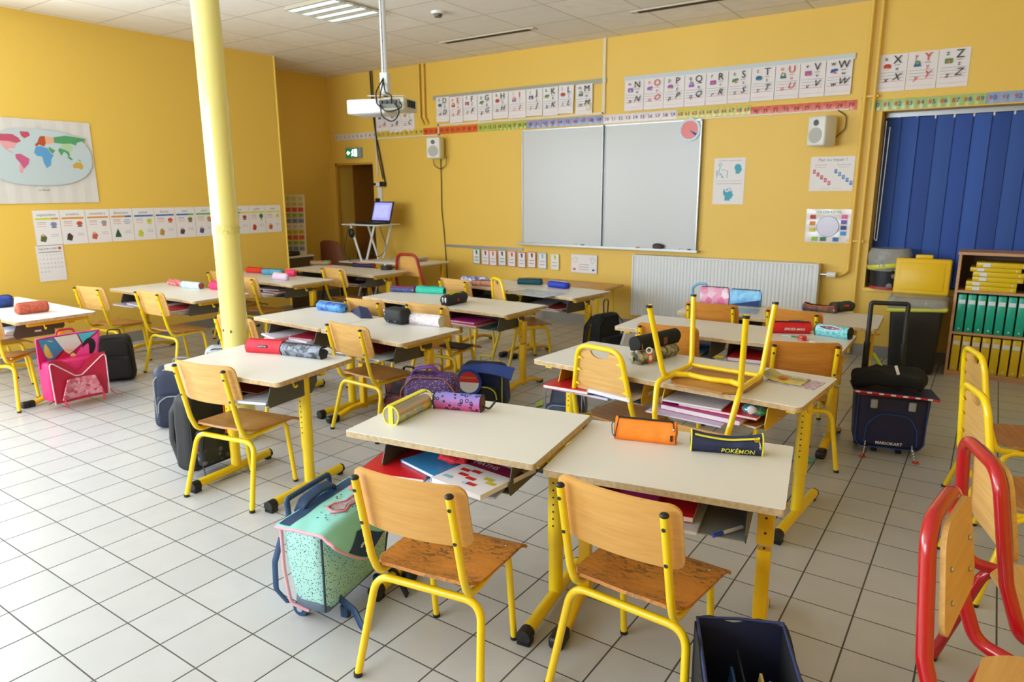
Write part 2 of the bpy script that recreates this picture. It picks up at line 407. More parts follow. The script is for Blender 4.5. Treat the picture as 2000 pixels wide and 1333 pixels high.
for x_ in (gx+gs*3.5,):
    for y_ in (gy-gs*2.5,): light_fixture(x_, y_, 'square louvred ceiling light above the right half of the room')
dk = mat('dark_slot', '#3b3328', .8)
def vent(x0, x1, y, label):
    t = thing('air_slot', label, 'ceiling vent', ((x0+x1)/2, y, H), 0); L_ = x1-x0
    b = MB(); b.box((0, 0, -.004), (L_+.12, .085, .008), mat('vent_frame', '#cfc5b2', .6)); b.build('frame', t)
    b = MB(); b.box((0, 0, -.0085), (L_, .062, .003), dk); b.build('slot', t)
vent(-2.70, -1.70, 4.97, 'long dark air slot in the ceiling above the left letter cards')
vent(-.62, .3, 4.97, 'second ceiling air slot, above the right letter cards')
t = thing('smoke_detector', 'round white smoke detector on the ceiling right of the projector pole', 'smoke detector', (-1.98, 4.0, H))
MB().cyl((0, 0, 0), (0, 0, -.02), .062, white_p, r2=.055).build('base', t)
MB().cyl((0, 0, -.02), (0, 0, -.042), .036, grey_p, r2=.03).build('sensor_head', t)

# ------------------------------------------------------------------ whiteboard
wb_m = mat('whiteboard_enamel', '#c6cace', .34)
t = thing('whiteboard', 'wide two-panel white dry-erase board on the front wall', 'whiteboard', (-1.285, FRONT, .835))
for i, (x0, x1) in enumerate(((-.99, -.005), (.005, 1.0))):
    p = MB().box(((x0+x1)/2, -.028, .605), (x1-x0, .02, 1.2), wb_m).build('board_panel', t)
    b = MB()
    for (cx, cz, sx, sz) in (((x0+x1)/2, 1.205, x1-x0, .012), ((x0+x1)/2, .004, x1-x0, .012), (x0+.004, .605, .01, 1.21), (x1-.004, .605, .01, 1.21)):
        b.box((cx, -.03, cz), (sx, .03, sz), alu)
    b.build('frame', p)
MB().box((.0, -.032, .605), (.014, .040, 1.2), mat('board_gap', '#2f3236', .5)).build('divider', t)
b = MB(); b.box((.0, -.05, -.005), (2.06, .09, .008), alu); b.box((.0, -.093, .002), (2.06, .005, .02), alu); b.build('pen_tray', t)
for i, (dx, c, l, lb) in enumerate(((-.35, '#2a2a2e', .12, 'black marker lying in the board tray, leftmost'), (-.27, '#3a5a9a', .12, 'blue marker lying in the left half of the board tray'), (.36, '#c62f2b', .12, 'red marker lying in the board tray left of the eraser'), (.82, '#c62f2b', .1, 'red marker at the right end of the board tray'), (.9, '#222', .1, 'black marker at the right end of the board tray'))):
    m_ = MB(); cc = mat('marker_'+str(i), c if len(c) == 7 else '#222222', .4)
    m_.cyl((-l/2, 0, 0), (l/2, 0, 0), .008, white_p, 10); m_.cyl((l*.2, 0, 0), (l/2+.004, 0, 0), .009, cc, 10)
    m_.build('marker', loc=(-1.285+dx, FRONT-.05, .845), rot=.06*i, label=lb, cat='marker')
b = MB(); b.ball((0, 0, .03), (.06, .03, .03), mat('dark_fleece', '#3b3035', .9, kind='noise', col2='#6b5a5e', scale=60, bump=1, bscale=80), fn=lambda v: v*(1+.25*noise.noise(v*40)))
b.build('board_eraser', loc=(-.66, FRONT-.062, .838), label='dark fluffy eraser cloth lying in the board tray', cat='eraser')
b = MB(); b.box((0, -.007, 0), (1.14, .014, .03), alu); b.build('magnetic_rail', loc=(-2.86, FRONT, .765), label='grey magnetic rail low on the wall left of the whiteboard', cat='rail')
b = MB(); b.box((0, -.007, 0), (2.26, .014, .045), mat('dull_rail', '#a3a294', .5)); b.build('magnetic_rail', loc=(-2.42, FRONT, 2.475), label='grey magnetic rail above the letter cards D to M', cat='rail')
b = MB(); b.box((0, -.007, 0), (2.05, .014, .045), mat('bright_rail', '#c3cbd0', .35)); b.build('magnetic_rail', loc=(-.07, FRONT, 2.465), label='bright magnetic rail above the letter cards N to W', cat='rail')
# timer disc on the whiteboard
b = MB(); M = onfront(-.40, 1.955, .046)
b.cyl((0, 0, 0), (0, 0, .004), .105, mat('pale_blue_card', '#b9cfdc', .3), 32, M=M); b.disc(0, 0, .082, .0055, mat('coral_card', '#d86a66', .3), M, 32)
b.add([(0, 0, .0065), (.075, -.035, .0065), (.06, -.055, .0065)], [[0, 1, 2]], inkb, False, M)
for k in range(12):
    a = k*PI/6; b.box((.092*math.cos(a), .092*math.sin(a), .006), (.008, .008, .001), white_p, M)
b.build('clock_disc', label='round blue and coral cardboard clock on the upper right corner of the whiteboard', cat='clock')

# ------------------------------------------------------------------ alphabet cards
def letter_card(ch, x0, x1, ztop, h, off=.003, tilt=0):
    w = x1-x0; vow = ch in 'AEIOUY'; im = inkr if vow else ink
    M = onfront((x0+x1)/2, ztop-h/2, off) @ Matrix.Rotation(tilt, 4, 'Z')
    b = MB(); curl = random.uniform(.002, .01)
    b.grid(lambda u, v: ((u-.5)*w, (v-.5)*h, .0005+curl*max(0, .25-v)*2*math.sin(u*9+ord(ch))**2), 8, 8, gloss_paper if ch > 'M' else paper, M=M)
    z = .012
    b.text(ch, .085*min(1, w/.18), im, M, x=.035, y=h*.33, z=z); b.text(ch.lower(), .05, im, M, x=-.045, y=h*.38, z=z)
    b.rect(.015, h*.19, .055, h*.20, z, ink, M)
    pic = mat('pic_'+ch, random.choice(['#c0392b', '#2e6b8f', '#d8a032', '#4f8a4a', '#a45ab0', '#3d5aa5', '#c87a3a']), .7); pic2 = mat('pic2_'+ch, random.choice(['#e6c84a', '#7fb2cc', '#6fa35a', '#d86a4a']), .7)
    k = ord(ch) % 4
    if k == 0: b.disc(-.035, h*.17, .026, z, pic, M, 12, .02); b.rect(-.05, h*.10, -.02, h*.13, z+.0004, pic2, M)
    elif k == 1: b.flatp([(-.06, h*.1), (-.01, h*.1), (-.02, h*.24), (-.045, h*.27)], z, pic, M); b.disc(-.033, h*.2, .012, z+.0004, pic2, M, 8)
    elif k == 2: b.rect(-.06, h*.11, -.012, h*.24, z, pic, M); b.disc(-.035, h*.15, .012, z+.0004, pic2, M, 8)
    else: b.flatp([(-.065, h*.12), (-.01, h*.18), (-.015, h*.24), (-.06, h*.22)], z, pic, M); b.rect(-.04, h*.1, -.02, h*.14, z+.0004, pic2, M)
    b.text(ch.lower(), .045, im, M, x=.035, y=h*.1, z=z)
    for q, yy in enumerate((-.0, -.08, -.16, -.24)): b.rect(-w*.42, h*yy, w*.42, h*yy+.0022, z-.002, inkg if q != 3 else inkr, M)
    b.text(ch.lower(), .055, im, M, x=-.04, y=-h*.19, z=z, italic=.3); b.text(ch, .075, im, M, x=.032, y=-h*.13, z=z, italic=.35)
    b.rect(-w*.42, -h*.40, w*.42, -h*.395, z-.002, mat('pale_red', '#e2a59c', .8), M)
    b.build('alphabet_card', label='white alphabet card showing the letter %s' % ch, cat='alphabet card', group='alphabet cards on the front wall')
xs = [-3.50, -3.30, -3.10, -2.895, -2.685, -2.47, -2.24, -2.03, -1.84, -1.655]
for i, ch in enumerate('DEFGHIJKL'):
    letter_card(ch, xs[i]+.003, xs[i+1]-.003, 2.475-(.01 if i else 0), .275+.01*(i % 2), tilt=(-.03 if ch == 'L' else 0), off=.017)
letter_card('M', -1.63, -1.44, 2.46, .29, off=.017)
for i, ch in enumerate('NOPQRSTUVW'): letter_card(ch, -1.085+.203*i, -1.085+.203*(i+1)-.004, 2.452-(i < 6)*.003, .282, off=.017)
for i, ch in enumerate('XYZ'): letter_card(ch, 1.125+.208*i, 1.125+.208*(i+1)-.004, 2.45, .28)
for i, ch in enumerate('ABC'): letter_card(ch, -4.50+.215*i, -4.50+.215*(i+1)-.004, 2.40, .28)

# ------------------------------------------------------------------ number strip, one piece per ten
decs = [(0, '#d9cfc4'), (10, '#d8c052'), (20, '#d8622e'), (30, '#a9bc52'), (40, '#8a93bb'), (50, '#dad6dd'), (60, '#c9c24e'), (70, '#cf5a3c'), (80, '#a4bd72'), (90, '#8fa3c6')]
def xnum(n):
    pts = [(0, -5.27), (10, -4.50), (20, -3.72), (30, -2.90), (40, -2.235), (50, -1.32), (60, -.545), (70, .14), (79.99, 1.0), (80, 1.10), (90, 1.88), (100, 2.66)]
    for (a, xa), (c, xc) in zip(pts, pts[1:]):
        if a <= n <= c: return xa+(xc-xa)*(n-a)/(c-a)
cname = {0: 'off-white', 10: 'yellow', 20: 'orange', 30: 'green', 40: 'lavender', 50: 'white', 60: 'yellow-green', 70: 'shiny red', 80: 'light green', 90: 'light blue'}
for d, c in decs:
    x0, x1 = xnum(d), xnum(d+9.98 if d == 70 else d+10)-.002; zc = 2.105 if d < 70 else (2.085 if d == 70 else 2.07)
    m_ = mat('strip_%d' % d, c, .22)
    b = MB(); b.grid(lambda u, v: (x0+(x1-x0)*u, FRONT-.004-.004*(math.sin(u*40+d)*math.sin(v*3))**2, zc-.04+.08*v), 60, 2, m_)
    M = onfront(0, 0, .010)
    for k in range(10):
        xx = xnum(d+k+.5 if d+k < 79.5 else min(d+k+.5, 99.9)) if d != 70 else x0+(x1-x0)*(k+.5)/10
        if d == 0: b.text(str(k), .045, ink, M, xx, zc)
        elif d in (20, 70): b.text(str(d+k), .045, mat('strip_red_ink', '#8c1f14', .6), M, xx, zc)
        else:
            b.text(str(d//10), .047, inkr, M, xx-.013, zc); b.text(str(k), .047, inkb if d > 30 else ink, M, xx+.013, zc)
    b.build('number_strip', label='%s wall number strip running from %d to %d' % (cname[d], d, d+9), cat='number strip', group='number strips along the front wall')

# ------------------------------------------------------------------ conduits, pipes and cables
cond = mat('cream_conduit', '#e0d2b4', .45)
b = MB(); b.box((-1.315, FRONT-.009, (2.16+H)/2), (.03, .018, H-2.16), cond); b.box((-2.4, FRONT-.009, 2.165), (2.17, .018, .02), cond); b.box((-3.475, FRONT-.009, 2.115), (.02, .018, .12), cond)
b.box((-3.99, FRONT-.009, 2.058), (1.05, .018, .018), cond); b.box((-4.51, FRONT-.009, 1.82), (.024, .018, .48), cond)
b.build('cable_conduit', label='cream cable conduit stepping along the wall from ceiling to the laptop corner', cat='conduit')
b = MB(); b.box((-.18, FRONT-.008, 2.052), (2.25, .016, .014), cond); b.build('cable_conduit', label='thin cream conduit below the number strip above the whiteboard', cat='conduit')
for k, (x, lab) in enumerate(((-3.745, 'left one of two thin yellow heating pipes near the letter D'), (-3.675, 'right one of two thin yellow heating pipes near the letter D'))):
    b = MB(); b.tube([(x, FRONT-.03, H), (x, FRONT-.03, 2.26), (x+.04, FRONT-.03, 2.2), (x+.04, FRONT+.01, 2.19)], .016, wall_m, rad=.03)
    b.cyl((x, FRONT-.02, 2.42), (x, FRONT, 2.42), .006, wall_m); b.build('heating_pipe', label=lab, cat='pipe')
b = MB(); b.tube([(1.055, FRONT-.035, H), (1.055, FRONT-.035, .72), (.98, FRONT-.035, .68), (.98, FRONT-.035, .68)], .013, wall_m, rad=.05)
b.build('heating_pipe', label='yellow heating pipe running down to the radiator valve', cat='pipe')
b = MB(); b.tube([(1.125, FRONT-.035, H), (1.125, FRONT-.035, .02)], .013, wall_m); b.build('heating_pipe', label='straight yellow pipe beside the blue blind from ceiling to floor', cat='pipe')
b = MB(); b.box((1.09, FRONT-.02, .98), (.13, .03, .016), wall_m); b.build('pipe_clamp', label='small yellow clamp joining the two right pipes, lower', cat='pipe clamp')
b = MB(); b.box((1.09, FRONT-.02, 2.14), (.13, .03, .016), wall_m); b.build('pipe_clamp', label='small yellow clamp joining the two right pipes, near the number strip', cat='pipe clamp')
b = MB(); cab = mat('black_cable', '#1d1b1a', .6)
b.tube([(-4.56, FRONT-.015, H), (-4.545, FRONT-.015, 2.4), (-4.50, FRONT-.02, 2.1), (-4.42, FRONT-.02, 1.75), (-4.37, FRONT-.02, 1.5)], .008, cab, 6, rad=.2); b.tube([(-4.53, FRONT-.012, H), (-4.52, FRONT-.012, 2.35), (-4.49, FRONT-.02, 1.9), (-4.41, FRONT-.02, 1.56)], .006, cab, 6, rad=.2)
b.build('power_cable', label='pair of black cables dropping from the ceiling beside the doorway', cat='cable')
b = MB(); b.tube([(-3.45, FRONT-.02, 1.8), (-3.455, FRONT-.012, 1.55), (-3.46, FRONT-.012, 1.2), (-3.43, FRONT-.012, .9), (-3.40, FRONT-.012, .4), (-3.38, FRONT-.012, .06)], .005, cab, 6, rad=.3)
b.build('speaker_cable', label='thin dark cable running down the wall from the left speaker', cat='cable')
b = MB(); b.tube([(-3.55, FRONT-.04, 1.79), (-3.54, FRONT-.03, 1.70), (-3.44, FRONT-.03, 1.66), (-3.36, FRONT-.03, 1.71), (-3.34, FRONT-.04, 1.8)], .004, cab, 6, rad=.05); b.build('speaker_cable', label='short drooping cable loop under the left speaker', cat='cable')
b = MB(); b.tube([(.86, FRONT-.02, 2.05), (.93, FRONT-.02, 2.0), (.93, FRONT-.02, 1.9), (.86, FRONT-.06, 1.82)], .004, cab, 6, rad=.05); b.build('speaker_cable', label='dark cable curving from the conduit to the right speaker', cat='cable')

# sockets and switch beside the doorway
b = MB(); b.box((-4.47, FRONT-.02, 1.50), (.17, .05, .05), white_p, bev=.005); b.box((-4.40, FRONT-.035, 1.50), (.07, .06, .06), black_p, bev=.006); b.box((-4.53, FRONT-.03, 1.50), (.03, .05, .035), black_p)
b.build('wall_socket', label='white socket with a big black plug under the conduit', cat='socket')
b = MB(); b.box((-4.475, FRONT-.015, 1.36), (.07, .03, .2), white_p, bev=.004); b.box((-4.49, FRONT-.045, 1.30), (.05, .05, .05), black_p, bev=.006); b.build('wall_socket', label='tall white socket block with a black plug above the laptop', cat='socket')
t = thing('alarm_button', 'small red wall switch box left of the laptop', 'switch', (-4.48, FRONT, 1.22)); MB().box((0, -.015, 0), (.07, .03, .085), mat('alarm_red', '#b3261e', .4), bev=.004).build('housing', t); MB().box((0, -.032, 0), (.04, .006, .045), white_p).build('call_button', t)
b = MB(); b.box((-1.48, FRONT-.012, 2.24), (.06, .024, .07), cond, bev=.004); b.box((-1.48, FRONT-.026, 2.24), (.025, .006, .03), white_p); b.build('wall_socket', label='small cream socket right of the letter M', cat='socket')
# exit sign
t = thing('exit_sign', 'small lit green emergency exit sign above the doorway', 'sign', (-4.92, FRONT, 1.9))
MB().box((.01, -.02, 0), (.28, .04, .13), mat('sign_housing', '#8f9aa0', .4), bev=.004).build('housing', t)
b = MB(); M = Matrix(((1, 0, 0, 0), (0, 0, -1, -.0405), (0, 1, 0, 0), (0, 0, 0, 1)))
b.rect(-.12, -.055, .10, .055, .0005, mat('sign_green', '#1d7a4a', .4, emit=.5), M); wl = mat('sign_lit_white', '#e9fff2', .4, emit=2.2)
b.flatp([(-.105, 0), (-.075, .03), (-.075, .012), (-.045, .012), (-.045, -.012), (-.075, -.012), (-.075, -.03)], .0012, wl, M)
b.rect(.035, -.045, .085, .045, .0012, wl, M); b.disc(.012, .035, .009, .0016, wl, M); b.flatp([(-.02, -.04), (-.01, -.042), (.0, -.015), (.012, -.04), (.022, -.04), (.012, 0), (.018, .022), (.0, .026), (-.02, .008), (-.014, .002), (.0, .012), (-.004, -.01)], .0016, wl, M)
b.build('sign_face', t)

# speakers
spk_c = mat('speaker_grille', '#b9bab4', .6, bump=.4, bscale=300)
def speaker(x, z, rz, label):
    t = thing('wall_speaker', label, 'speaker', (x, FRONT-.12, z), rz, 'white loudspeakers on the front wall')
    MB().box((0, 0, 0), (.17, .16, .24), white_p, bev=.02, seg=3).build('cabinet', t)
    b = MB(); b.cyl((0, -.079, -.035), (0, -.084, -.035), .062, spk_c, 28); b.build('woofer', t)
    b = MB(); b.cyl((0, -.079, .065), (0, -.084, .065), .025, grey_p, 20); b.add([(-.05, -.082, .1), (.05, -.082, .1), (0, -.083, .03)], [[0, 1, 2]], white_p); b.build('tweeter', t)
    MB().box((0, .09, -.02), (.05, .06, .1), grey_p).build('bracket', t)
speaker(-3.44, 1.90, .35, 'white loudspeaker on the wall left of the whiteboard')
speaker(.77, 1.88, -.45, 'white loudspeaker on the wall right of the whiteboard')

# ------------------------------------------------------------------ radiator
t = thing('radiator', 'long white panel radiator under the right part of the whiteboard wall', 'radiator', (-.03, FRONT-.07, .17))
b = MB(); wd, hh = 1.72, .6
n_ = 52; pts = []
b.grid(lambda u, v: (-wd/2+wd*u, -.05+(.006 if int(u*208+.5) % 4 in (0, 1) else 0), hh*v), 208, 1, white_m, smooth=False)
b.box((0, .0, hh/2), (wd, .09, hh-.01), white_m); b.build('panel', t)
b = MB(); b.box((0, 0, hh+.004), (wd+.01, .11, .012), white_m); 
for s in (-1, 1): b.box((s*(wd/2+.004), 0, hh/2), (.012, .11, hh), white_m)
b.build('casing', t)
b = MB(); b.cyl((wd/2, 0, hh-.08), (wd/2+.08, 0, hh-.08), .012, screw_m); b.cyl((wd/2+.07, 0, hh-.08), (wd/2+.14, 0, hh-.08), .025, white_p, 16); b.build('valve', t)

# ------------------------------------------------------------------ posters on the front wall
teal = mat('teal_print', '#46a5bd', .6)
def poly_head(cx, cy, s): return [(cx-.42*s, cy-.8*s), (cx+.25*s, cy-.8*s), (cx+.28*s, cy-.55*s), (cx+.5*s, cy-.5*s), (cx+.52*s, cy-.25*s), (cx+.68*s, cy-.12*s), (cx+.5*s, cy+.1*s), (cx+.5*s, cy+.4*s), (cx+.2*s, cy+.75*s), (cx-.25*s, cy+.78*s), (cx-.6*s, cy+.5*s), (cx-.65*s, cy+.05*s), (cx-.4*s, cy-.3*s)]
M = onfront(-.018, 1.485, .003); b = MB(); b.box((0, 0, 0), (.285, .415, .0012), paper, M)
b.text("1. Je me place en position d'écoute", .0155, inkb, M, 0, .185); b.text("2. Je me construis une image mentale", .0155, inkb, M, 0, -.02)
b.rect(-.12, .002, .12, .004, .001, inkg, M)
b.flatp(poly_head(0, -.115, .075), .001, teal, M); b.disc(-.012, -.075, .022, .0014, paper, M); b.disc(-.012, -.075, .009, .0018, teal, M); b.disc(.022, -.078, .013, .0014, paper, M); b.disc(.022, -.078, .005, .0018, teal, M)
b.flatp([(x, y) for x, y in poly_head(.08, .11, .055)], .001, teal, M)
b.tube([(-.1, .148, .002), (-.093, .16, .002), (-.08, .163, .002), (-.07, .15, .002), (-.08, .137, .002), (-.095, .137, .002)], .002, teal, 4, M=M, closed=True)
b.tube([(-.115, .03, .002), (-.115, .10, .002), (-.112, .06, .002), (-.075, .06, .002), (-.06, .03, .002)], .0022, teal, 4, M=M); b.tube([(-.085, .13, .002), (-.1, .08, .002), (-.08, .07, .002), (-.06, .04, .002), (-.05, .03, .002)], .0025, teal, 4, M=M); b.tube([(-.075, .11, .002), (-.03, .095, .002), (-.015, .095, .002), (-.02, .03, .002)], .0022, teal, 4, M=M)
b.build('poster', label='white poster with blue listening and thinking head drawings right of the whiteboard', cat='poster')
M = onfront(.853, 1.537, .003); b = MB(); b.box((0, 0, 0), (.345, .285, .0012), paper, M)
b.text('Pair ou impair ?', .036, mat('ink_mid', '#6b6b72', .7), M, 0, .115); b.text('Les nombres pairs', .013, inkr, M, -.09, .075); b.text('se terminent par :', .012, inkg, M, -.09, .055); b.text('Les nombres impairs', .013, inkb, M, .09, .075); b.text('se terminent par :', .012, inkg, M, .09, .055)
rm, bl = mat('raspberry_print', '#c8325a', .6), mat('blue_print', '#2f78c0', .6)
for i in range(5):
    for sx, mm, n0 in ((-.15, rm, 0), (.02, bl, 1)):
        x = sx+.031*i; y = .02-.024*i; b.rect(x, y-.017, x+.022, y+.017, .001, mm, M); b.text(str(n0+2*i), .028, paper, M, x+.011, y, z=.0014)
b.text('0  2  4  6  8        1  3  5  7  9', .014, inkg, M, 0, -.122)
b.build('poster', label='white poster titled Pair ou impair with red and blue stair of digits', cat='poster')
M = onfront(.86, 1.10, .003); b = MB(); b.grid(lambda u, v: ((u-.5)*.36, (v-.5)*.285, .0006+.006*math.sin(u*7)**2*math.sin(v*9)**2), 12, 10, gloss_paper, M=M)
b.text('LES COULEURS', .030, mat('green_print', '#5fa32e', .6), M, 0, .118, z=.009); b.disc(0, -.005, .088, .008, mat('pale_lilac', '#cfcfe6', .2), M, 30); b.tube([(.088*math.cos(a*PI/16), -.005+.088*math.sin(a*PI/16), .008) for a in range(32)], .0015, inkb, 4, M=M, closed=True)
for (x, y, c) in ((-.125, .075, '#b8281e'), (-.125, .02, '#d98028'), (-.125, -.035, '#d8cc3c'), (.125, .08, '#e05aa0'), (.125, .035, '#6a5ab0'), (.125, -.012, '#24408e'), (.125, -.06, '#3597d8'), (-.1, -.112, '#8fc43a'), (-.03, -.112, '#1d7a4a'), (.07, -.112, '#1f72a8')):
    b.rect(x-.022, y-.017, x+.022, y+.017, .009, mat('swatch_'+c, c, .5), M)
b.build('poster', label='shiny laminated colour wheel poster beside the yellow pipes', cat='poster')
# row of small cards hung from the low rail
cols = [('#5f9a78', 'green'), ('#c9838a', 'brown and pink'), ('#d8726a', 'orange-red'), ('#7e87a8', 'grey'), ('#d8726a', 'red'), ('#9a5a86', 'purple'), ('#b8606a', 'dark red'), ('#7fb4d8', 'light blue'), ('#d8cf86', 'pale yellow')]
cx0 = [-2.995, -2.865, -2.755, -2.625, -2.49, -2.355, -2.22, -2.08, -1.92]
for i, (c, nm) in enumerate(cols):
    w, h = .108, .175; M = onfront(cx0[i]+w/2, .655-.004*(i % 3), .017) @ Matrix.Rotation(random.uniform(-.02, .02), 4, 'Z')
    b = MB(); b.box((0, 0, 0), (w, h, .001), mat('card_edge_'+str(i), c, .6), M); b.rect(-w*.43, -h*.46, w*.43, h*.46, .001, paper, M); cc = mat('card_pic_%d' % i, ['#1d5c38', '#7a4a2e', '#e0602e', '#2a3a38', '#d0302a', '#7a2a6a', '#7a1a2a', '#7fc4e0', '#a8c83a'][i], .6)
    b.flatp([(-.006, .03), (.012, .022), (.016, .07), (-.014, .075)], .0014, cc, M)
    for yy in (-.01, -.045): b.rect(-.03, yy, .03, yy+.007, .0014, inkg if i % 3 else cc, M)
    b.build('picture_card', label='small %s bordered picture card hanging from the low rail' % nm, cat='card', group='small picture cards under the whiteboard rail')
M = onfront(-1.505, .645, .017); b = MB(); b.box((0, 0, 0), (.31, .195, .001), mat('pale_blue_edge', '#cfd4ea', .5), M); b.rect(-.15, -.092, .15, .092, .001, paper, M)
for s in (-1, 1):
    b.tube([(s*.12, .02, .002), (s*.135, .06, .002), (s*.11, .05, .002), (s*.105, .075, .002), (s*.09, .05, .002), (s*.075, .07, .002), (s*.08, .03, .002), (s*.1, .01, .002)], .0015, inkg, 4, M=M, closed=True)
    for yy in (-.01, -.035, -.06): b.rect(s*.03-.03, yy, s*.03+.03, yy+.004, .0014, inkr if s < 0 else inkb, M)
b.flatp([(-.13, -.07), (-.1, -.07), (-.1, -.05), (-.13, -.05)], .0016, inkr, M); b.flatp([(.1, -.07), (.12, -.07), (.135, -.06), (.12, -.05), (.1, -.05)], .0016, inkb, M)
b.build('poster', label='wide white card with two drawn hands at the right end of the low rail', cat='poster')

# ------------------------------------------------------------------ left wall: months, calendar, world map
mon = ['septembre', 'octobre', 'novembre', 'décembre', 'janvier', 'février', 'mars', 'avril', 'mai', 'juin', 'juillet', 'août']
bars = [('#c8d42a', '#d8912a'), ('#d8912a',)*2, ('#d8912a',)*2, ('#d8912a', '#2f66b8'), ('#2f66b8',)*2, ('#2f66b8',)*2, ('#2f66b8', '#5fb050'), ('#4aa848',)*2, ('#4aa848',)*2, ('#4aa848', '#d8d430'), ('#dcd83a',)*2, ('#dcd83a',)*2]
pc = ['#7a86b8', '#c8502a', '#9a9a9e', '#8fb4d0', '#c9c83a', '#d04a28', '#7a6a2a', '#d8862a', '#4a8a3a', '#b82a2a', '#2f7a3a', '#e0c82e']
pc2 = ['#5a6a3a', '#4a3a30', '#c85a4a', '#2f5a30', '#c9cc3a', '#b8904a', '#5a3a5a', '#3a4a9a', '#5a5a3a', '#3a2a20', '#b8382a', '#c8602a']
yL0, yL1 = 1.835, 4.355
wm = (yL1-yL0)/12
for i in range(12):
    yc_ = yL0+wm*(i+.5); h = .30; M = onleft(yc_, 1.116, .003); w = wm-.004
    b = MB(); b.box((0, 0, 0), (w, h, .001), paper, M)
    b.text(mon[i], .034, mat('ink_mid', '#6b6b72', .7), M, 0, .112)
    for q in (0, 1): b.rect(-w*.44+w*.44*q*(1.4 if i in (0, 3, 6) else 1), .07, w*.44, .086, .001+.0004*q, mat('bar_'+bars[i][q], bars[i][q], .6), M) if bars[i][0] != bars[i][1] or q == 0 else None
    p1, p2 = mat('m1_%d' % i, pc[i], .7), mat('m2_%d' % i, pc2[i], .7)
    if i == 3:
        for q in range(6): a = q*PI/3; b.box((.05+.018*math.cos(a), .03+.018*math.sin(a), .001), (.036, .006, .0004), p1, M @ Matrix.Identity(4))
        b.flatp([(-.075, -.11), (-.015, -.11), (-.045, -.04)], .0012, p2, M); b.flatp([(-.07, -.09), (-.02, -.09), (-.045, -.03)], .0016, p2, M)
    elif i == 11: b.disc(.055, .03, .022, .0012, p1, M, 10)
    elif i == 10: b.disc(.05, .035, .026, .0012, p1, M, 10); b.rect(.044, -.01, .056, .012, .0012, mat('trunk_print', '#a85a2a', .7), M)
    else: b.disc(.05, .03, .026, .0012, p1, M, 9, .02); b.rect(.03, .0, .07, .01, .0012, p2, M)
    if i != 3: b.flatp([(-.07, -.11), (-.03, -.12), (-.015, -.08), (-.04, -.05), (-.06, -.06)], .0012, p2, M)
    b.disc(-.045, -.06, .012, .0018, mat('skin_print', '#e0b090', .7), M, 8) if i in (0, 2, 6, 7, 11) else None
    for yy in (.045, .03, .012): b.rect(-w*.38, yy, -w*.05, yy+.005, .001, inkg if yy > .03 else mat('pale_red', '#e2a59c', .8), M)
    for yy in (-.06, -.075): b.rect(w*.1, yy, w*.38, yy+.004, .001, mat('pale_lilac_ink', '#b9a8c8', .8), M)
    b.build('month_card', label='white wall card for the month %s' % mon[i], cat='month card', group='row of month cards on the left wall')
M = onleft(1.93, .815, .003); b = MB(); b.box((0, 0, 0), (.215, .31, .001), paper, M)
b.text('Septembre 2020', .022, ink, M, -.015, .125); b.disc(.08, .125, .014, .001, mat('m1_1', '#c8502a'), M, 8); b.rect(-.09, .092, .09, .099, .001, inkg, M)
for r in range(5):
    for c_ in range(7):
        n_ = r*7+c_; 
        if 1 <= n_ <= 30: b.text(str(n_), .015, inkb if (n_ % 7) else inkg, M, -.085+.028*c_, .07-.036*r)
b.build('calendar', label='monthly calendar sheet hanging below the September card', cat='calendar')
# world map
y0, y1 = 1.51, 2.39; M = onleft((y0+y1)/2, 1.672, .004); w, h = y1-y0, .69
b = MB(); b.grid(lambda u, v: ((u-.5)*w, (v-.5)*h*(1-.0*u),   .001+.004*abs(((u*8) % 1)-.5)+.01*max(0, .2-v)), 64, 8, mat('map_paper', '#d5d2cf', .5), M=M, smooth=False)
oc = mat('map_ocean', '#bccbd2', .5); z = .0155
el = [(math.copysign(abs(math.cos(a))**.75, math.cos(a))*.42, math.copysign(abs(math.sin(a))**.9, math.sin(a))*.23+.035) for a in [2*PI*k/60 for k in range(60)]]
b.flatp(el, z-.001, oc, M)
def cont(c, polys):
    m_ = mat('map_'+c, c, .6)
    for p in polys: b.flatp([((lon/180)*.40, lat/90*.225+.035) for lon, lat in p], z, m_, M)
cont('#c0506a', [[(-165, 65), (-140, 70), (-95, 72), (-80, 72), (-60, 60), (-55, 50), (-70, 44), (-95, 49), (-125, 49), (-150, 60)]])
cont('#e0a0a4', [[(-125, 48), (-95, 49), (-68, 45), (-76, 36), (-81, 27), (-97, 27), (-105, 20), (-90, 17), (-83, 9), (-97, 15), (-110, 24), (-118, 33)]])
cont('#c04a62', [[(-55, 82), (-25, 82), (-22, 70), (-42, 60), (-52, 68)]])
cont('#c45a86', [[(-80, 8), (-62, 10), (-35, -6), (-40, -22), (-58, -38), (-68, -20), (-80, -5)]])
cont('#dfa0a8', [[(-70, -20), (-58, -38), (-66, -54), (-74, -50)]])
cont('#b4502a', [[(-10, 37), (-8, 44), (0, 49), (5, 60), (12, 70), (28, 71), (28, 46), (22, 37), (14, 38), (5, 43), (-2, 37)]])
cont('#e2a88c', [[(28, 70), (58, 68), (58, 50), (40, 46), (28, 46)]])
cont('#4f9a66', [[(58, 68), (100, 76), (178, 68), (160, 60), (140, 54), (135, 44), (118, 50), (90, 48), (58, 50)], [(38, 36), (58, 24), (46, 13), (35, 28)], [(68, 25), (78, 8), (88, 22), (98, 16), (104, 2), (108, 12), (106, 22), (92, 28), (74, 34)], [(95, 5), (110, -6), (118, -3), (108, 4)], [(132, -2), (150, -8), (140, -8)]])
cont('#a9c8a0', [[(75, 38), (90, 48), (118, 50), (122, 40), (120, 26), (106, 22), (92, 28)]])
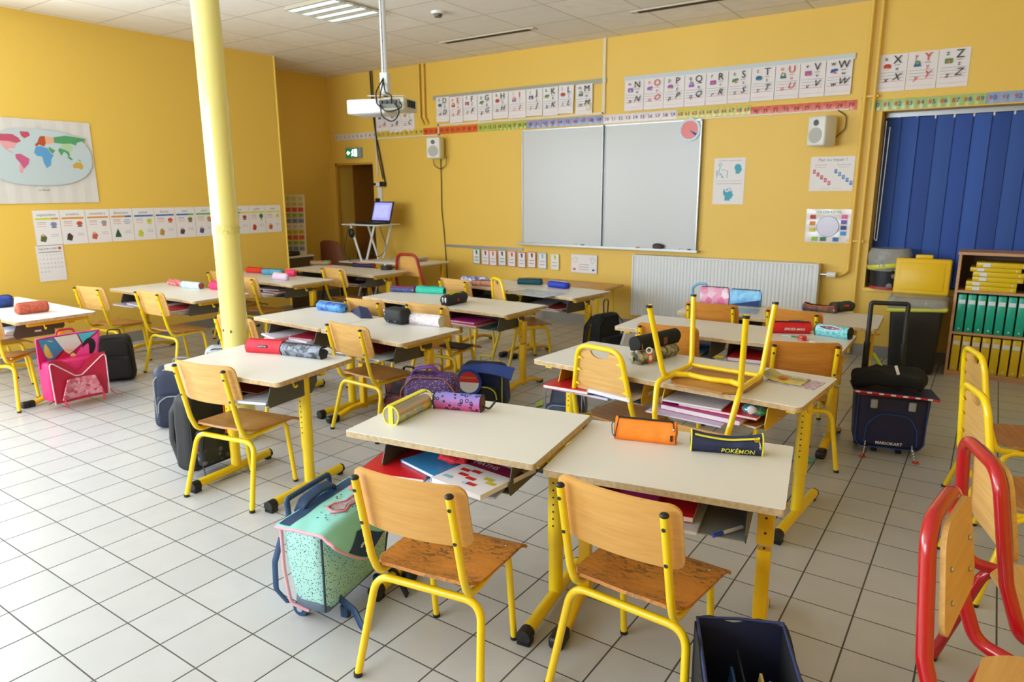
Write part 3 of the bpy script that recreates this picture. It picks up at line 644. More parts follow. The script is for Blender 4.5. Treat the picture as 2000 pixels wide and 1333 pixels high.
cont('#5a9acc', [[(-17, 15), (-8, 35), (10, 37), (32, 31), (43, 11), (51, 11), (40, -5), (35, -25), (20, -35), (12, -18), (9, 3), (-8, 5)]])
cont('#c9a040', [[(114, -22), (130, -12), (137, -15), (143, -11), (153, -27), (145, -38), (130, -32), (116, -34)]])
b.text('Le Monde', .022, ink, M, .0, -.235, z=.0165)
b.build('world_map', label='large folded paper world map on the left wall', cat='map')

# ------------------------------------------------------------------ projector
P = thing('projector', 'white ceiling projector hanging from a long pole with looping black cables', 'projector', (-1.70, 3.06, 2.075), .35)
b = MB(); b.box((-.1, 0, -.07), (.30, .26, .10), mat('projector_shell', '#dfe1e4', .35), M=Matrix.Translation((0, 0, 0)), bev=.012); b.build('body', P)
b = MB(); b.box((.12, -.02, -.06), (.16, .24, .085), mat('projector_back', '#cfcbb8', .45), bev=.01)
for k in range(5): b.box((.205, -.08+.03*k, -.055), (.006, .012, .05), black_p)
b.build('rear_housing', P)
b = MB(); b.box((.09, -.142, -.06), (.15, .01, .06), mat('connector_plate', '#77756c', .5))
for k in range(4): b.box((.03+.035*k, -.15, -.05), (.022, .02, .022), black_p)
b.build('connector_panel', P)
b = MB(); b.cyl((0, 0, .12), (0, 0, H-2.075), .022, white_m); b.box((0, -.023, .4), (.004, .004, .5), grey_p)
for k in range(6): b.cyl((0, -.025, .2+.09*k), (0, -.0, .2+.09*k), .004, black_p, 8)
b.build('pole', P)
b = MB(); b.box((0, 0, .1), (.06, .06, .14), white_m, bev=.006); b.build('pole_sleeve', P)
b = MB()
for a in (0.3, 1.9, 3.4, 5.0): b.box((0, 0, 0), (.16, .025, .006), white_m, M=Matrix.Translation((.05*math.cos(a), .05*math.sin(a), .012)) @ Matrix.Rotation(a, 4, 'Z'))
b.build('mount_bracket', P)
for pts in ([(0, -.03, .13), (-.04, -.08, .03), (0, -.16, -.06), (.1, -.2, -.13), (.2, -.17, -.09), (.17, -.15, -.05)], [(0, -.03, .12), (.0, -.1, .0), (.05, -.2, -.15), (.14, -.21, -.2), (.19, -.18, -.12), (.12, -.15, -.05)], [(.0, -.03, .1), (.05, -.12, .02), (.12, -.16, -.01), (.1, -.15, -.05)]):
    MB().tube(pts, .005, cab, 6, rad=.08).build('cable', P)
# ================================================================== CHAIRS
def make_chair_a(name, label, seat_m, back_m, tube_m=yel):
    """round-tube school chair: two open back posts with black caps, curved plywood back and a waterfall seat; origin between rear feet, faces +y"""
    t = thing(name, label, 'chair')
    R = .0112
    for s in (-1, 1):
        MB().tube([(s*.147, -.035, .655), (s*.149, .022, .40), (s*.147, .052, .325), (s*.147, .16, .325)], R, tube_m, 12, rad=.06, n=7).build('back_post', t)
        p = MB().tube([(s*.147, .15, .325), (s*.142, .315, .330), (s*.145, .352, .0)], .0108, tube_m, 12, rad=.05, n=7).build('leg', t)
        MB().cyl((s*.145, .352, .0), (s*.1449, .3508, .012), .0122, black_p, 12).build('foot_cap', p)
        p = MB().tube([(s*.0, .075, .300), (s*.175, .075, .300), (s*.205, .0, .0)], .0118, tube_m, 12, rad=.06, n=8).build('leg', t)
        MB().cyl((s*.205, .0, .0), (s*.2048, .0008, .012), .0132, black_p, 12).build('foot_cap', p)
        MB().ball((s*.147, -.0355, .657), (.0125, .0125, .008), black_p, seg=12).build('post_cap', t)
        for z in (.62, .515): MB().cyl((s*.148, -.035+(.655-z)*.224-.0125, z), (s*.148, -.035+(.655-z)*.224-.0108, z), .0055, black_p, 10).build('bolt_hole', t)
    # backrest: curved ply, rounded corners
    def bk(u, v):
        x = (u-.5)*.35; e = abs(x); z0, z1 = .488, .676; rc = .03
        k = max(0, (e-(.175-rc))/rc); cut = rc*(1-math.sqrt(max(0, 1-k*k)))
        z = (z0+z1)/2+(v-.5)*(z1-z0-2*cut)
        y = -.035+(.655-z)*.224+.017+.028*(x/.18)**2
        return (x, y, z)
    MB().grid(lambda u, v: bk(.5-.5*math.sin(PI*(u-.5)), v), 32, 6, back_m, thick=.009).build('backrest', t)
    # seat
    def st(u, v):
        y = .045+.335*v; w = .168+.012*v
        w *= (1-max(0, (.16-v)/.16)**2*.22); x = (u-.5)*2*w
        z = .352+.006*math.cos(v*3.2)-.010*math.exp(-((u-.5)**2*16+(v-.35)**2*10))
        if v > .84: z -= .022*((v-.84)/.16)**2; 
        if v < .25: z += .012*((.25-v)/.25)**2
        return (x, y, z)
    MB().grid(st, 16, 18, seat_m, thick=.0095).build('seat', t)
    for (x, y) in ((-.135, .10), (.135, .10), (-.145, .30), (.145, .30)): MB().ball((x, y, .3555), (.005, .005, .0025), screw_m, seg=8).build('screw', t)
    return t
def make_chair_b(name, label, seat_m, back_m, tube_m=yel, notch=True, screws=False, R=.0125):
    """loop-back school chair: a closed tube loop frames the plywood back and bends in under the seat"""
    t = thing(name, label, 'chair')
    b = MB()
    b.tube([(-.09, .17, .322), (-.150, .14, .322), (-.178, .03, .335), (-.165, -.01, .46), (-.118, -.04, .715), (.118, -.04, .715), (.165, -.01, .46), (.178, .03, .335), (.150, .14, .322), (.09, .17, .322)], R, tube_m, 12, rad=[.03, .05, .09, .075, .075, .09, .05, .03], n=8)
    b.build('back_loop', t)
    MB().tube([(-.1, .168, .322), (0, .15, .322), (.1, .168, .322)], R*.95, tube_m, 10, rad=.12).build('seat_bar', t)
    for s in (-1, 1):
        p = MB().tube([(s*.160, .22, .322), (s*.168, .07, .322), (s*.205, -.02, .0)], R*.95, tube_m, 12, rad=.055, n=8).build('leg', t); MB().cyl((s*.205, -.02, 0), (s*.2046, -.019, .01), R*1.1, black_p, 12).build('foot_cap', p)
        p = MB().tube([(s*.160, .21, .322), (s*.160, .335, .322), (s*.185, .375, .0)], R*.95, tube_m, 12, rad=.045, n=8).build('leg', t); MB().cyl((s*.185, .375, 0), (s*.1849, .374, .01), R*1.1, black_p, 12).build('foot_cap', p)
    MB().cyl((-.160, .325, .318), (.160, .325, .318), R*.8, tube_m, 10).build('front_rail', t)
    # back panel (trapezoid with rounded corners, notch in the upper edge)
    def wz(z): return .112+(.695-z)*.20
    bot = .495
    if screws:
        P_ = roundpoly([(-wz(bot), bot), (wz(bot), bot), (wz(.70)+.004, .712), (-wz(.70)-.004, .712)], .05, 7)
    else:
        P_ = [(-wz(bot)+.012, bot), (wz(bot)-.012, bot), (wz(bot), bot+.012), (wz(.68), .675), (wz(.69)-.018, .692)]
        P_ += [(.052*math.cos(a*PI/8), .694-.032*math.sin(a*PI/8)) for a in range(9)]
        P_ += [(-wz(.69)+.018, .692), (-wz(.68), .675), (-wz(bot), bot+.012)]
    Mx = Matrix(((1, 0, 0, 0), (0, .0, -1, .006), (0, 1, 0, 0), (0, 0, 0, 1)))
    yo = -.005 if screws else -.022
    b = MB(); b.prism(P_, -.005, .005, back_m, M=Mx)
    for v in b.v: v.y += yo-(v.z-.58)*.125
    b.build('backrest', t)
    for s in (-1, 1):
        for z in ((.62, .55) if screws else (.66, .60, .53)):
            if screws: MB().ball((s*.085, yo-(z-.58)*.125+.013, z), (.006, .004, .006), screw_m, seg=8).build('screw', t)
            else: MB().add([(s*(wz(z)+.014), yo-.008-(z-.58)*.125, z+.014), (s*(wz(z)+.014), yo-.008-(z-.58)*.125, z-.014), (s*(wz(z)-.026), yo-.006-(z-.58)*.125, z-.008)], [[0, 1, 2]], tube_m).build('back_bracket', t)
    def st(u, v):
        y = .055+.325*v; w = .165*(1-max(0, (.3-v)/.3)**2*.4)*(1-max(0, (v-.9)/.1)**2*.06); x = (u-.5)*2*w
        z = .350-.010*math.exp(-((u-.5)**2*16+(v-.4)**2*10))+(.0 if v < .85 else -.012*((v-.85)/.15)**2)
        return (x, y, z)
    MB().grid(st, 16, 16, seat_m, thick=.009).build('seat', t)
    return t

GA = 'yellow tube school chairs with two open back posts'
A0 = make_chair_a('school_chair', 'worn yellow post-back chair in front of the left front desk', ply_w, ply); A0['group'] = GA
def put_first(o, loc, rot): o.location = loc; o.rotation_euler = (0, 0, rot)
R_ = math.radians
put_first(A0, (.835, .488, 0), R_(9.5))
def chair_a(x, y, deg, label): return dup(A0, (x, y, 0), R_(deg), label, GA)
chair_a(1.33, .725, -2.5, 'worn yellow post-back chair in front of the right front desk beside the open black bag')
A1 = make_chair_a('school_chair', 'yellow post-back chair with smooth pale back at the desk beside the column', ply_s, ply_l); A1['group'] = GA
put_first(A1, (-.765, .902, 0), R_(10))
def chair_a1(x, y, deg, label): return dup(A1, (x, y, 0), R_(deg), label, GA)
chair_a1(-.93, 1.89, -4, 'yellow post-back chair in front of the desk holding the white floral pencil case')
chair_a1(-3.23, 1.99, 2, 'right yellow post-back chair at the desk against the left wall')
chair_a1(-3.90, 1.86, 8, 'left yellow post-back chair at the desk against the left wall')
chair_a1(-3.25, .835, 41, 'yellow post-back chair cut by the left edge of the photo')
chair_a1(-3.95, .98, 0, 'yellow post-back chair almost hidden behind the chair at the left photo edge')
chair_a1(-1.69, 1.68, 2, 'yellow post-back chair half hidden by the column')
chair_a1(-3.95, 3.05, 0, 'yellow post-back chair left of the column in front of the lilac pencil case desk')
chair_a1(-3.42, 2.93, 6, 'yellow post-back chair right of the column at the lilac pencil case desk')
chair_a1(-3.29, 3.86, -5, 'yellow post-back chair in front of the far left desk by the doorway')
chair_a1(-1.54, 2.60, 5, 'yellow post-back chair behind the folded navy case')
chair_a1(-1.03, 2.68, 3, 'yellow post-back chair behind the white floral pencil case')
chair_a1(-1.72, 3.82, -4, 'yellow post-back chair behind the black and yellow pencil case')
A2 = make_chair_a('school_chair', 'yellow post-back chair with orange wood back between the two long right desks', ply_s, ply_o); A2['group'] = GA
put_first(A2, (1.335, 2.80, 0), R_(24))
def chair_a2(x, y, deg, label): return dup(A2, (x, y, 0), R_(deg), label, GA)
chair_a2(.60, 2.85, 5, 'yellow chair with orange wood back behind the floral and black pencil cases')
chair_a2(.555, 3.722, 3, 'yellow chair with orange wood back in front of the pink pencil case')
chair_a2(1.07, 3.735, -5, 'yellow chair with orange wood back in front of the orange-zipped pencil case')

GB = 'yellow loop-back school chairs'
B0 = make_chair_b('loop_back_chair', 'yellow loop-back chair with a notched back at the near long right desk', ply_s, ply_l); B0['group'] = GB
put_first(B0, (.64, 2.0, 0), R_(-10))
def chair_b(x, y, z, rot, label, sc=None): return dup(B0, (x, y, z), rot, label, GB, sc)
chair_b(-1.20, 3.78, 0, R_(-35), 'yellow loop-back chair behind the desk with the black and yellow case')
# upside down on the desk: seat lies on the table top, the back hangs over the front edge
UPX, UPY = 1.10, 1.905
up = dup(B0, (UPX, UPY, .59+.353), (PI, 0, PI+R_(-4)), 'yellow loop-back chair standing upside down on the near long right desk', GB)
chair_b(2.07, 2.80, 0, R_(-72), 'farther of two yellow loop-back chairs at the right photo edge')
chair_b(2.09, 2.10, 0, R_(-72), 'nearer of two yellow loop-back chairs at the right photo edge')
GR = 'red loop-back chairs'
R0 = make_chair_b('loop_back_chair', 'farther of two red loop-back chairs at the right photo edge', ply_l, ply_l, red_en, notch=False, screws=True, R=.0155); R0['group'] = GR; R0.scale = (1.06, 1.06, 1.05)
put_first(R0, (2.12, 1.30, 0), R_(-72))
r1 = dup(R0, (2.06, .885, 0), R_(-98), 'nearest red loop-back chair, its two back screws visible', GR)
RT = make_chair_b('loop_back_chair', 'dark red loop-back chair beside the wall table under the laptop stand', ply_s, ply, mat('dark_red_enamel', '#a02420', .35), notch=False, screws=True, R=.014); RT['group'] = GR; RT.scale = (1.1, 1.1, 1.06)
put_first(RT, (-3.04, 4.68, 0), R_(2))
# plain brown moulded chair in the corner
t = thing('moulded_chair', 'dark brown moulded chair in the far left recess', 'chair', (-4.86, 5.22, 0), R_(10))
br = mat('brown_shell', '#6e3a1c', .45)
MB().grid(lambda u, v: ((u-.5)*.40*(1-.25*v), -.02-.06*v+.03*(2*u-1)**2, .45+.36*v-.04*(2*v-1)**6*(2*u-1)**4), 10, 8, br, thick=.008).build('backrest', t)
MB().grid(lambda u, v: ((u-.5)*.40, .0+.38*v, .44), 8, 8, br, thick=.01).build('seat', t)
for sx in (-.17, .17):
    for (ya, yb) in ((.04, -.03), (.34, .38)): MB().cyl((sx, ya, .43), (sx*1.1, yb, 0), .011, black_p, 10).build('leg', t)

# ================================================================== DESKS
DESKS = {}
def desk(key, frx, fry, w, deg, label, style='round', group=None, edge=edge_w, trays=None, h=.59, traycol=tray_d, d=.5, hooks=True, inset=.055, r=.020):
    """front-right corner at (frx, fry); local origin = front-right corner on the floor, x runs left (negative), y to the back"""
    a = R_(deg); t = thing('school_desk', label, 'desk', (frx, fry, 0), a, group or ('single school desks' if w < 1 else 'long double school desks'))
    pts = []
    for cx, cy, a0 in ((-r, r, -90), (-r, d-r, 0), (-w+r, d-r, 90), (-w+r, r, 180)):
        for k in range(5): an = R_(a0+22.5*k); pts.append((cx+r*math.cos(an), cy+r*math.sin(an)))
    b = MB(); b.prism(pts, h-.022, h-.002, edge); 
    b.prism(pts, h-.002, h, lam)
    b.build('tabletop', t)
    ym = .27
    insl = inset if not isinstance(inset, tuple) else inset[1]; inset = inset if not isinstance(inset, tuple) else inset[0]
    xs_ = (-inset, -w+insl)
    for i, x in enumerate(xs_):
        if style == 'round':
            lg = MB(); lg.cyl((x, ym, .22), (x, ym, h-.024), .0285, yel, 20); lg.cyl((x, ym, .045), (x, ym, .225), .025, yel, 20)
            lg = lg.build('leg_column', t)
            bb = MB()
            for k in range(8): bb.cyl((x, ym-.0283, .30+.026*k), (x, ym-.0292, .30+.026*k), .0035, black_p, 8)
            bb.build('height_hole', lg)
            ft = MB().cyl((x, .03, .032), (x, d-.01, .032), .021, yel, 18).build('foot_bar', t)
            b = MB(); b.tube([(x, -.005, .030), (x, .035, .030)], .0245, black_p, 14); b.box((x, .015, .010), (.046, .04, .02), black_p, bev=.004); b.build('foot_cap', ft)
            b = MB(); b.tube([(x, d-.015, .030), (x, d, .030)], .022, black_p, 14); b.box((x, d-.02, .008), (.03, .03, .016), black_p, bev=.004); b.build('foot_cap', ft)
        else:
            lg = MB(); lg.box((x, ym, h/2+.13), (.050, .040, h/2-.14), yel2, bev=.004); lg.box((x, ym, .18), (.042, .033, .30), yel2, bev=.003); lg.box((x, ym, .06), (.034, .075, .02), yel2, bev=.003)
            lg = lg.build('leg_column', t)
            bb = MB()
            for k in range(5):
                bb.cyl((x, ym-.0196, .34+.05*k), (x, ym-.0206, .34+.05*k), .004, black_p, 8)
            bb.build('height_hole', lg)
            ft = MB().tube([(x, .04, .022), (x, .16, .052), (x, ym, .058), (x, d-.12, .052), (x, d-.01, .022)], 1, yel2, 12, rad=.06, flat=(.022, .014, (1, 0, 0))).build('foot_bar', t)
            MB().box((x, .015, .022), (.05, .085, .044), black_p, bev=.014, seg=3).build('foot_cap', ft); MB().box((x, d-.01, .014), (.045, .04, .028), black_p, bev=.008).build('foot_cap', ft)
        MB().box((x, ym, h-.036), (.035, d-.12, .026), yel if style == 'round' else yel2).build('support_arm', t)
        if hooks: MB().tube([(x+(.03 if i == 0 else -.03), ym-.1, h-.045), (x+(.045 if i == 0 else -.045), ym-.1, h-.075), (x+(.06 if i == 0 else -.06), ym-.1, h-.06)], .005, yel2, 6, rad=.01).build('bag_hook', t)
    MB().box((-w/2, d-.13, h-.045), (w-.16, .03, .045), yel if style == 'round' else yel2).build('crossbar', t)
    trays = trays or ([(-w+.13, -.095)] if w < 1 else [(-w+.14, -w/2-.05), (-w/2+.05, -.14)])
    for (x0, x1) in trays:
        b = MB(); zt, zb = h-.024, h-.135; yb = d-.16; y0 = .035
        b.grid(lambda u, v: (x0+(x1-x0)*u, y0+(yb-y0)*v, zb+.006*(1-v)**3+(.05*max(0, v-.8)/.2)), 2, 10, tray_m, thick=.003)
        tr = b.build('book_tray', t)
        for xx in (x0, x1):
            M = Matrix(((0, 0, 1, xx), (1, 0, 0, 0), (0, 1, 0, 0), (0, 0, 0, 1)))
            MB().prism([(y0+.0, zb+.0), (y0-.012, zb+.03), (y0+.012, zt-.02), (y0+.045, zt), (yb, zt), (yb, zb+.045), (yb-.04, zb)], -.0018, .0018, traycol, M=M).build('tray_side', tr)
        MB().box(((x0+x1)/2, yb, zt-.035), (x1-x0, .004, .06), traycol).build('tray_back', tr)
    DESKS[key] = (t, h, w, trays)
    return t
GS = 'single school desks'; GL = 'long double school desks'
desk('D1', .999, .852, .70, 8.8, 'left of the two joined front desks, carrying the clear yellow and leopard pencil cases', 'round', GS, h=.62, r=.007, inset=(.036, .085))
desk('D2', 1.675, 1.02, .685, 10.5, 'right of the two joined front desks, carrying the orange and navy pencil cases', 'flat', GS, r=.008)
desk('D3', -.384, .996, .72, 8.5, 'single desk beside the column with the red and camouflage pencil cases', 'round', GS, edge=edge_l, h=.62, inset=.115)
desk('D5', -.575, 1.95, .71, -2.4, 'desk with the black box case and the white floral case', 'flat', GS, edge=edge_l)
desk('D4', -1.292, 1.985, .71, -2.4, 'desk with the rounded blue pencil case left of the navy folded case', 'round', GS, edge=edge_l)
desk('D7', -.605, 3.0, .71, -1.5, 'desk with the black and yellow pencil case on its left', 'flat', GS, edge=edge_l)
desk('D6', -1.32, 3.03, .73, -1.5, 'desk with the striped navy and the turquoise pencil cases', 'flat', GS, edge=edge_l)
desk('D9', -.585, 3.89, .71, -7.6, 'desk near the radiator with the dark teal and royal blue cases', 'flat', GS, edge=edge_l)
desk('D8', -1.295, 3.985, .71, -7.6, 'desk with the blue-white and peach patterned cases', 'flat', GS, edge=edge_l)
desk('D10', -2.97, 2.18, 1.31, 0, 'long desk against the left wall with the light blue can-shaped case', 'flat', GL, edge=edge_l)
desk('D11', -3.09, 3.19, 1.31, 0, 'long desk behind the column with four pencil cases, one lilac', 'flat', GL, edge=edge_l)
desk('D12', -2.985, 4.09, 1.28, 0, 'farthest left long desk in front of the doorway', 'flat', GL, edge=edge_l)
desk('D13', -3.125, 1.04, 1.31, 0, 'long desk at the left photo edge with the coral pencil case', 'flat', GL, edge=edge_l)
desk('D14', 1.51, 1.955, 1.29, -4, 'nearest long desk on the right, under the upside-down chair', 'round', GL, edge=edge_l, traycol=yel2, d=.54)
desk('D16', 1.47, 3.045, 1.29, .5, 'middle long desk on the right with the red and turquoise pencil cases', 'flat', GL, edge=edge_l)
desk('D18', 1.535, 3.83, 1.24, 3, 'farthest long desk on the right in front of the radiator', 'flat', GL, edge=edge_l, traycol=yel2, d=.52)
# small low wooden table by the front wall
t = thing('side_table', 'low wooden-topped table with bent yellow legs under the hand poster', 'table', (-1.55, 5.38, 0), 0)
b = MB(); b.box((0, 0, .47), (1.15, .42, .022), ply, bev=.006); b.build('tabletop', t)
for sx in (-.48, .48):
    MB().tube([(sx, -.17, 0), (sx, -.17, .45), (sx, .17, .45), (sx, .17, 0)], .012, yel, 10, rad=.06).build('leg', t)
# wall table with papers next to the red chair
t = thing('wall_table', 'small cream table with yellow frame holding a paper pile, left of the picture cards', 'table', (-3.62, 5.22, 0), 0)
b = MB(); b.box((0, 0, .60), (.95, .5, .02), lam, bev=.003); b.box((0, 0, .588), (.95, .5, .012), edge_l); b.build('tabletop', t)
MB().box((.0, -.19, .56), (.85, .025, .05), yel2).build('apron', t)
for sx in (-.41, .41):
    for sy in (-.19, .19): MB().box((sx, sy, .29), (.035, .035, .58), yel2, bev=.003).build('leg', t)
for i in range(5):
    b = MB(); b.box((0, 0, 0), (.32, .22, .009), mat('pile_%d' % i, ['#c9a890', '#9a8078', '#d5c6b6', '#a58a80', '#d8cfc4'][i], .6)); b.build('exercise_book', loc=(-3.55+.006*i, 5.25, .6155+.0095*i), rot=.1*math.sin(i*2), label=['lowest', 'second lowest', 'middle', 'second highest', 'topmost'][i]+' book of the flat pile on the wall table', cat='book', group='flat pile of books on the wall table')
# laptop trolley
t = thing('laptop_stand', 'white crossed-leg laptop stand beside the doorway', 'stand', (-4.18, 5.25, 0), 0)
MB().box((0, 0, 1.02), (.62, .38, .014), white_m, bev=.004).build('upper_shelf', t)
MB().box((-.0, -.05, .57), (.70, .36, .014), white_m, bev=.004).build('lower_shelf', t)
for (xa, xb) in ((-.2, .17), (.2, -.17)):
    for yy in (-.14, .14): MB().tube([(xa, yy, 1.01), (xb, yy, .03)], .013, white_m, 10).build('leg', t)
MB().cyl((-.0, -.14, .55), (0, .14, .55), .01, white_m).build('hinge_bar', t)
MB().cyl((.17, -.16, .03), (.17, .16, .03), .014, white_m).build('foot_bar', t); MB().cyl((-.17, -.16, .03), (-.17, .16, .03), .014, white_m).build('foot_bar', t)
for k, pts in enumerate(([(-.2, -.17, 1.0), (-.28, -.2, .7), (-.1, -.2, .5), (.02, -.18, .6)], [(.25, -.1, 1.0), (.36, -.1, .75), (.2, -.1, .62), (.0, -.15, .78), (.05, -.15, .2)])):
    MB().tube(pts, .004, cab, 6, rad=.12, n=8).build('cable', t)
MB().ball((-.16, -.17, .92), (.045, .03, .06), black_p, seg=10).build('power_brick', t)
t = thing('laptop', 'open black laptop with a lit lavender screen on the white stand', 'laptop', (-4.12, 5.22, 1.028), R_(-6))
MB().box((0, 0, .012), (.37, .25, .022), black_p, bev=.005).build('keyboard_base', t)
sc_ = MB(); M = Matrix.Translation((0, .125, .02)) @ Matrix.Rotation(PI/2-.28, 4, 'X')
sc_.box((0, .125, 0), (.37, .25, .012), black_p, M, bev=.004); lid = sc_.build('lid', t)
b = MB(); b.rect(-.165, .02, .165, .235, .0068, mat('screen_glow', '#8f92dc', .3, emit=.9), M)
for k in range(9): b.rect(-.14+.03*k, .05, -.125+.03*k, .205, .0072, mat('screen_text', '#b9bbee', .3, emit=.8), M)
b.build('screen', lid)
# corner shelf and number board in the recess
t = thing('low_cabinet', 'low cream cabinet in the recess under the number board', 'cabinet', (-5.16, 4.78, 0), 0)
b = MB(); b.box((0, 0, .63), (.4, .46, .02), lam); b.box((0, 0, .31), (.38, .44, .62), mat('dark_cabinet', '#57452c', .6)); b.build('body', t)
MB().box((.02, -.2, .67), (.26, .24, .05), black_p, bev=.01).build('black_case', loc=(-5.14, 4.90, -.003), label='black flat box lying on the low cabinet in the recess', cat='box')
t = thing('number_board', 'tall leaning number board with rows of coloured digit cards in the recess', 'board', (-5.13, 4.78, .6425), 0)
M = Matrix.Rotation(-.0, 4, 'Z') @ Matrix.Rotation(PI/2-.12, 4, 'X')
M = Matrix.Rotation(.70, 4, 'Z') @ Matrix.Rotation(PI/2-.13, 4, 'X')
b = MB(); b.box((0, .36, 0), (.40, .76, .02), mat('board_cream', '#dccfae', .5), M, bev=.004); b.build('panel', t)
b = MB(); rc = ['#c9c07a', '#c9c07a', '#cf5a32', '#9aab62', '#8088a8', '#d5ccc0', '#c9b23c', '#d0602e', '#a2b058', '#8a93a8']
for r in range(10):
    for c_ in range(5):
        b.rect(-.185+.075*c_, .69-.068*r-.029, -.185+.075*c_+.068, .69-.068*r+.029, .0112, mat('digit_%d' % r, rc[r], .5), M); b.text(str(r*10+c_), .035, ink, M, -.151+.075*c_, .69-.068*r, z=.0118)
b.build('digit_cards', t)

# ------------------------------------------------------------------ window side: blinds, bins, shelf
bl_ms = [mat('blue_blind_%d' % i, c, .75) for i, c in enumerate(('#2d50a4', '#3155a2', '#284a98', '#345aae'))]
mrail = MB(); mrail.box(((WX0+WX1)/2, FRONT+.20, WZ1-.018), (WX1-WX0-.02, .04, .035), alu); 
for k in range(16): mrail.box((WX0+.1+.13*k, FRONT+.20, WZ1-.045), (.012, .012, .03), white_p)
BLT = thing('vertical_blind', 'blue vertical blind hanging in the window recess behind the binders shelf', 'blind', (0, 0, 0)); mrail.build('head_rail', BLT)
for k in range(17):
    w_ = .127; x = WX0+.06+.123*k; a = -.09-.03*math.sin(k*1.7)
    b = MB(); b.grid(lambda u, v: ((u-.5)*w_, -.006*math.sin(PI*u), v*(WZ1-WZ0-.06)), 6, 1, bl_ms[(k*7) % 4], thick=.001)
    b.build('slat', BLT, loc=(x, FRONT+.20, WZ0+.02), rot=a)
b = MB(); b.tube([(WX0+.03, FRONT+.06, 1.95), (WX0+.03, FRONT+.05, 1.0), (WX0+.05, FRONT+.05, .98), (WX0+.06, FRONT+.06, 1.9)], .003, white_p, 6, rad=.02); b.build('pull_cord', BLT)
plastic = mat('clear_bin_bag', '#b6b6b2', .12, alpha=.6, bump=1.0, bscale=30)
yband = mat('yellow_tie_band', '#cdd04a', .4)
def crumple(k, amp): return lambda v: v*(1+amp*noise.noise(v*k))
t = thing('waste_bin', 'small dark round bin with a clear bag standing on the window sill', 'bin', (1.355, FRONT+.01, WZ0+.003)); t.scale = (1.15, 1.0, 1.2)
b = MB(); b.cyl((0, 0, 0), (0, 0, .17), .108, mat('bin_dark_print', '#191a1f', .4, kind='dots', col2='#8a8a90', scale=14), 28, r2=.12); b.cyl((0, 0, .0), (0, 0, .02), .110, mat('bin_red_rim', '#a83a3a', .5), 28); b.build('bin_body', t)
b = MB(); b.tube([(0, 0, .13), (0, 0, .165), (0, 0, .24), (0, 0, .28)], lambda q: (.124, .135, .142, .12)[min(3, int(q*3.99))], plastic, 28)
for v in b.v: v += Vector((v.x, v.y, 0))*.12*noise.noise(v*22)
b.build('bin_bag', t); b = MB(); b.tube([(.136*math.cos(a*PI/12), .136*math.sin(a*PI/12), .165+.02*math.cos(a*PI/12)) for a in range(24)], 1, yband, 8, closed=True, flat=(.016, .003, (0, 0, 1))); b.build('bag_tie', t)
# tall bin, black with raised yellow lid
t = thing('recycling_bin', 'tall black bin with its yellow lid flipped open and a clear bag', 'bin', (1.62, 5.42, 0), R_(2))
b = MB(); b.box((0, 0, .28), (.36, .30, .56), black_p, bev=.03, seg=3, fn=lambda v: (v.x*(.86+.14*(v.z+.28)/.56), v.y*(.86+.14*(v.z+.28)/.56), v.z)); b.build('bin_body', t)
b = MB(); b.box((0, 0, .545), (.40, .34, .10), plastic, bev=.03, seg=3, cuts=4, fn=lambda v: v*(1+.07*noise.noise(v*25))); b.build('bin_bag', t)
b = MB(); b.box((0, -.0, .505), (.405, .345, .03), yband, bev=.01, fn=lambda v: Vector((v.x, v.y, v.z+.015*math.sin(v.x*9)))); b.build('bag_tie', t)
b = MB(); M = Matrix.Translation((0, .155, .585)) @ Matrix.Rotation(PI/2-.12, 4, 'X')
b.box((0, .14, 0), (.385, .29, .03), mat('yellow_lid', '#e8bd12', .4), M, bev=.014, seg=3); b.box((0, .14, .012), (.31, .22, .012), MATS['yellow_lid'], M, bev=.005); b.box((0, .30, 0), (.12, .03, .02), MATS['yellow_lid'], M, bev=.006)
b.build('lid', t)
# shelf
SX0, SX1, SY0, SY1, SZ = 1.86, 2.66, 5.38, 5.70, .93
lw = mat('beech_laminate', '#c79c78', .5, kind='wood', col2='#b98c66', scale=4)
t = thing('bookshelf', 'beech shelf unit full of yellow and green binders under the blue blinds', 'shelf', (0, 0, 0))
for x in (SX0, SX1): MB().box((x, (SY0+SY1)/2, SZ/2), (.018, SY1-SY0, SZ), lw).build('side_panel', t)
MB().box(((SX0+SX1)/2, SY1-.004, SZ/2), (SX1-SX0, .006, SZ), mat('shelf_back', '#6a5038', .6)).build('back_panel', t)
shz = [.035, .338, .655]
for z in shz: MB().box(((SX0+SX1)/2, (SY0+SY1)/2, z), (SX1-SX0, SY1-SY0-.005, .018), lw).build('shelf_board', t)
MB().box(((SX0+SX1)/2, (SY0+SY1)/2, SZ+.009), (SX1-SX0+.03, SY1-SY0+.02, .02), lw).build('top_board', t)
MB().box(((SX0+SX1)/2, SY0+.02, .013), (SX1-SX0, .018, .026), lw).build('plinth', t)
ybm, gbm = mat('yellow_binder', '#d8b818', .3), mat('green_binder', '#12a48a', .3)
wl_ = mat('label_white', '#dcdfea', .4)
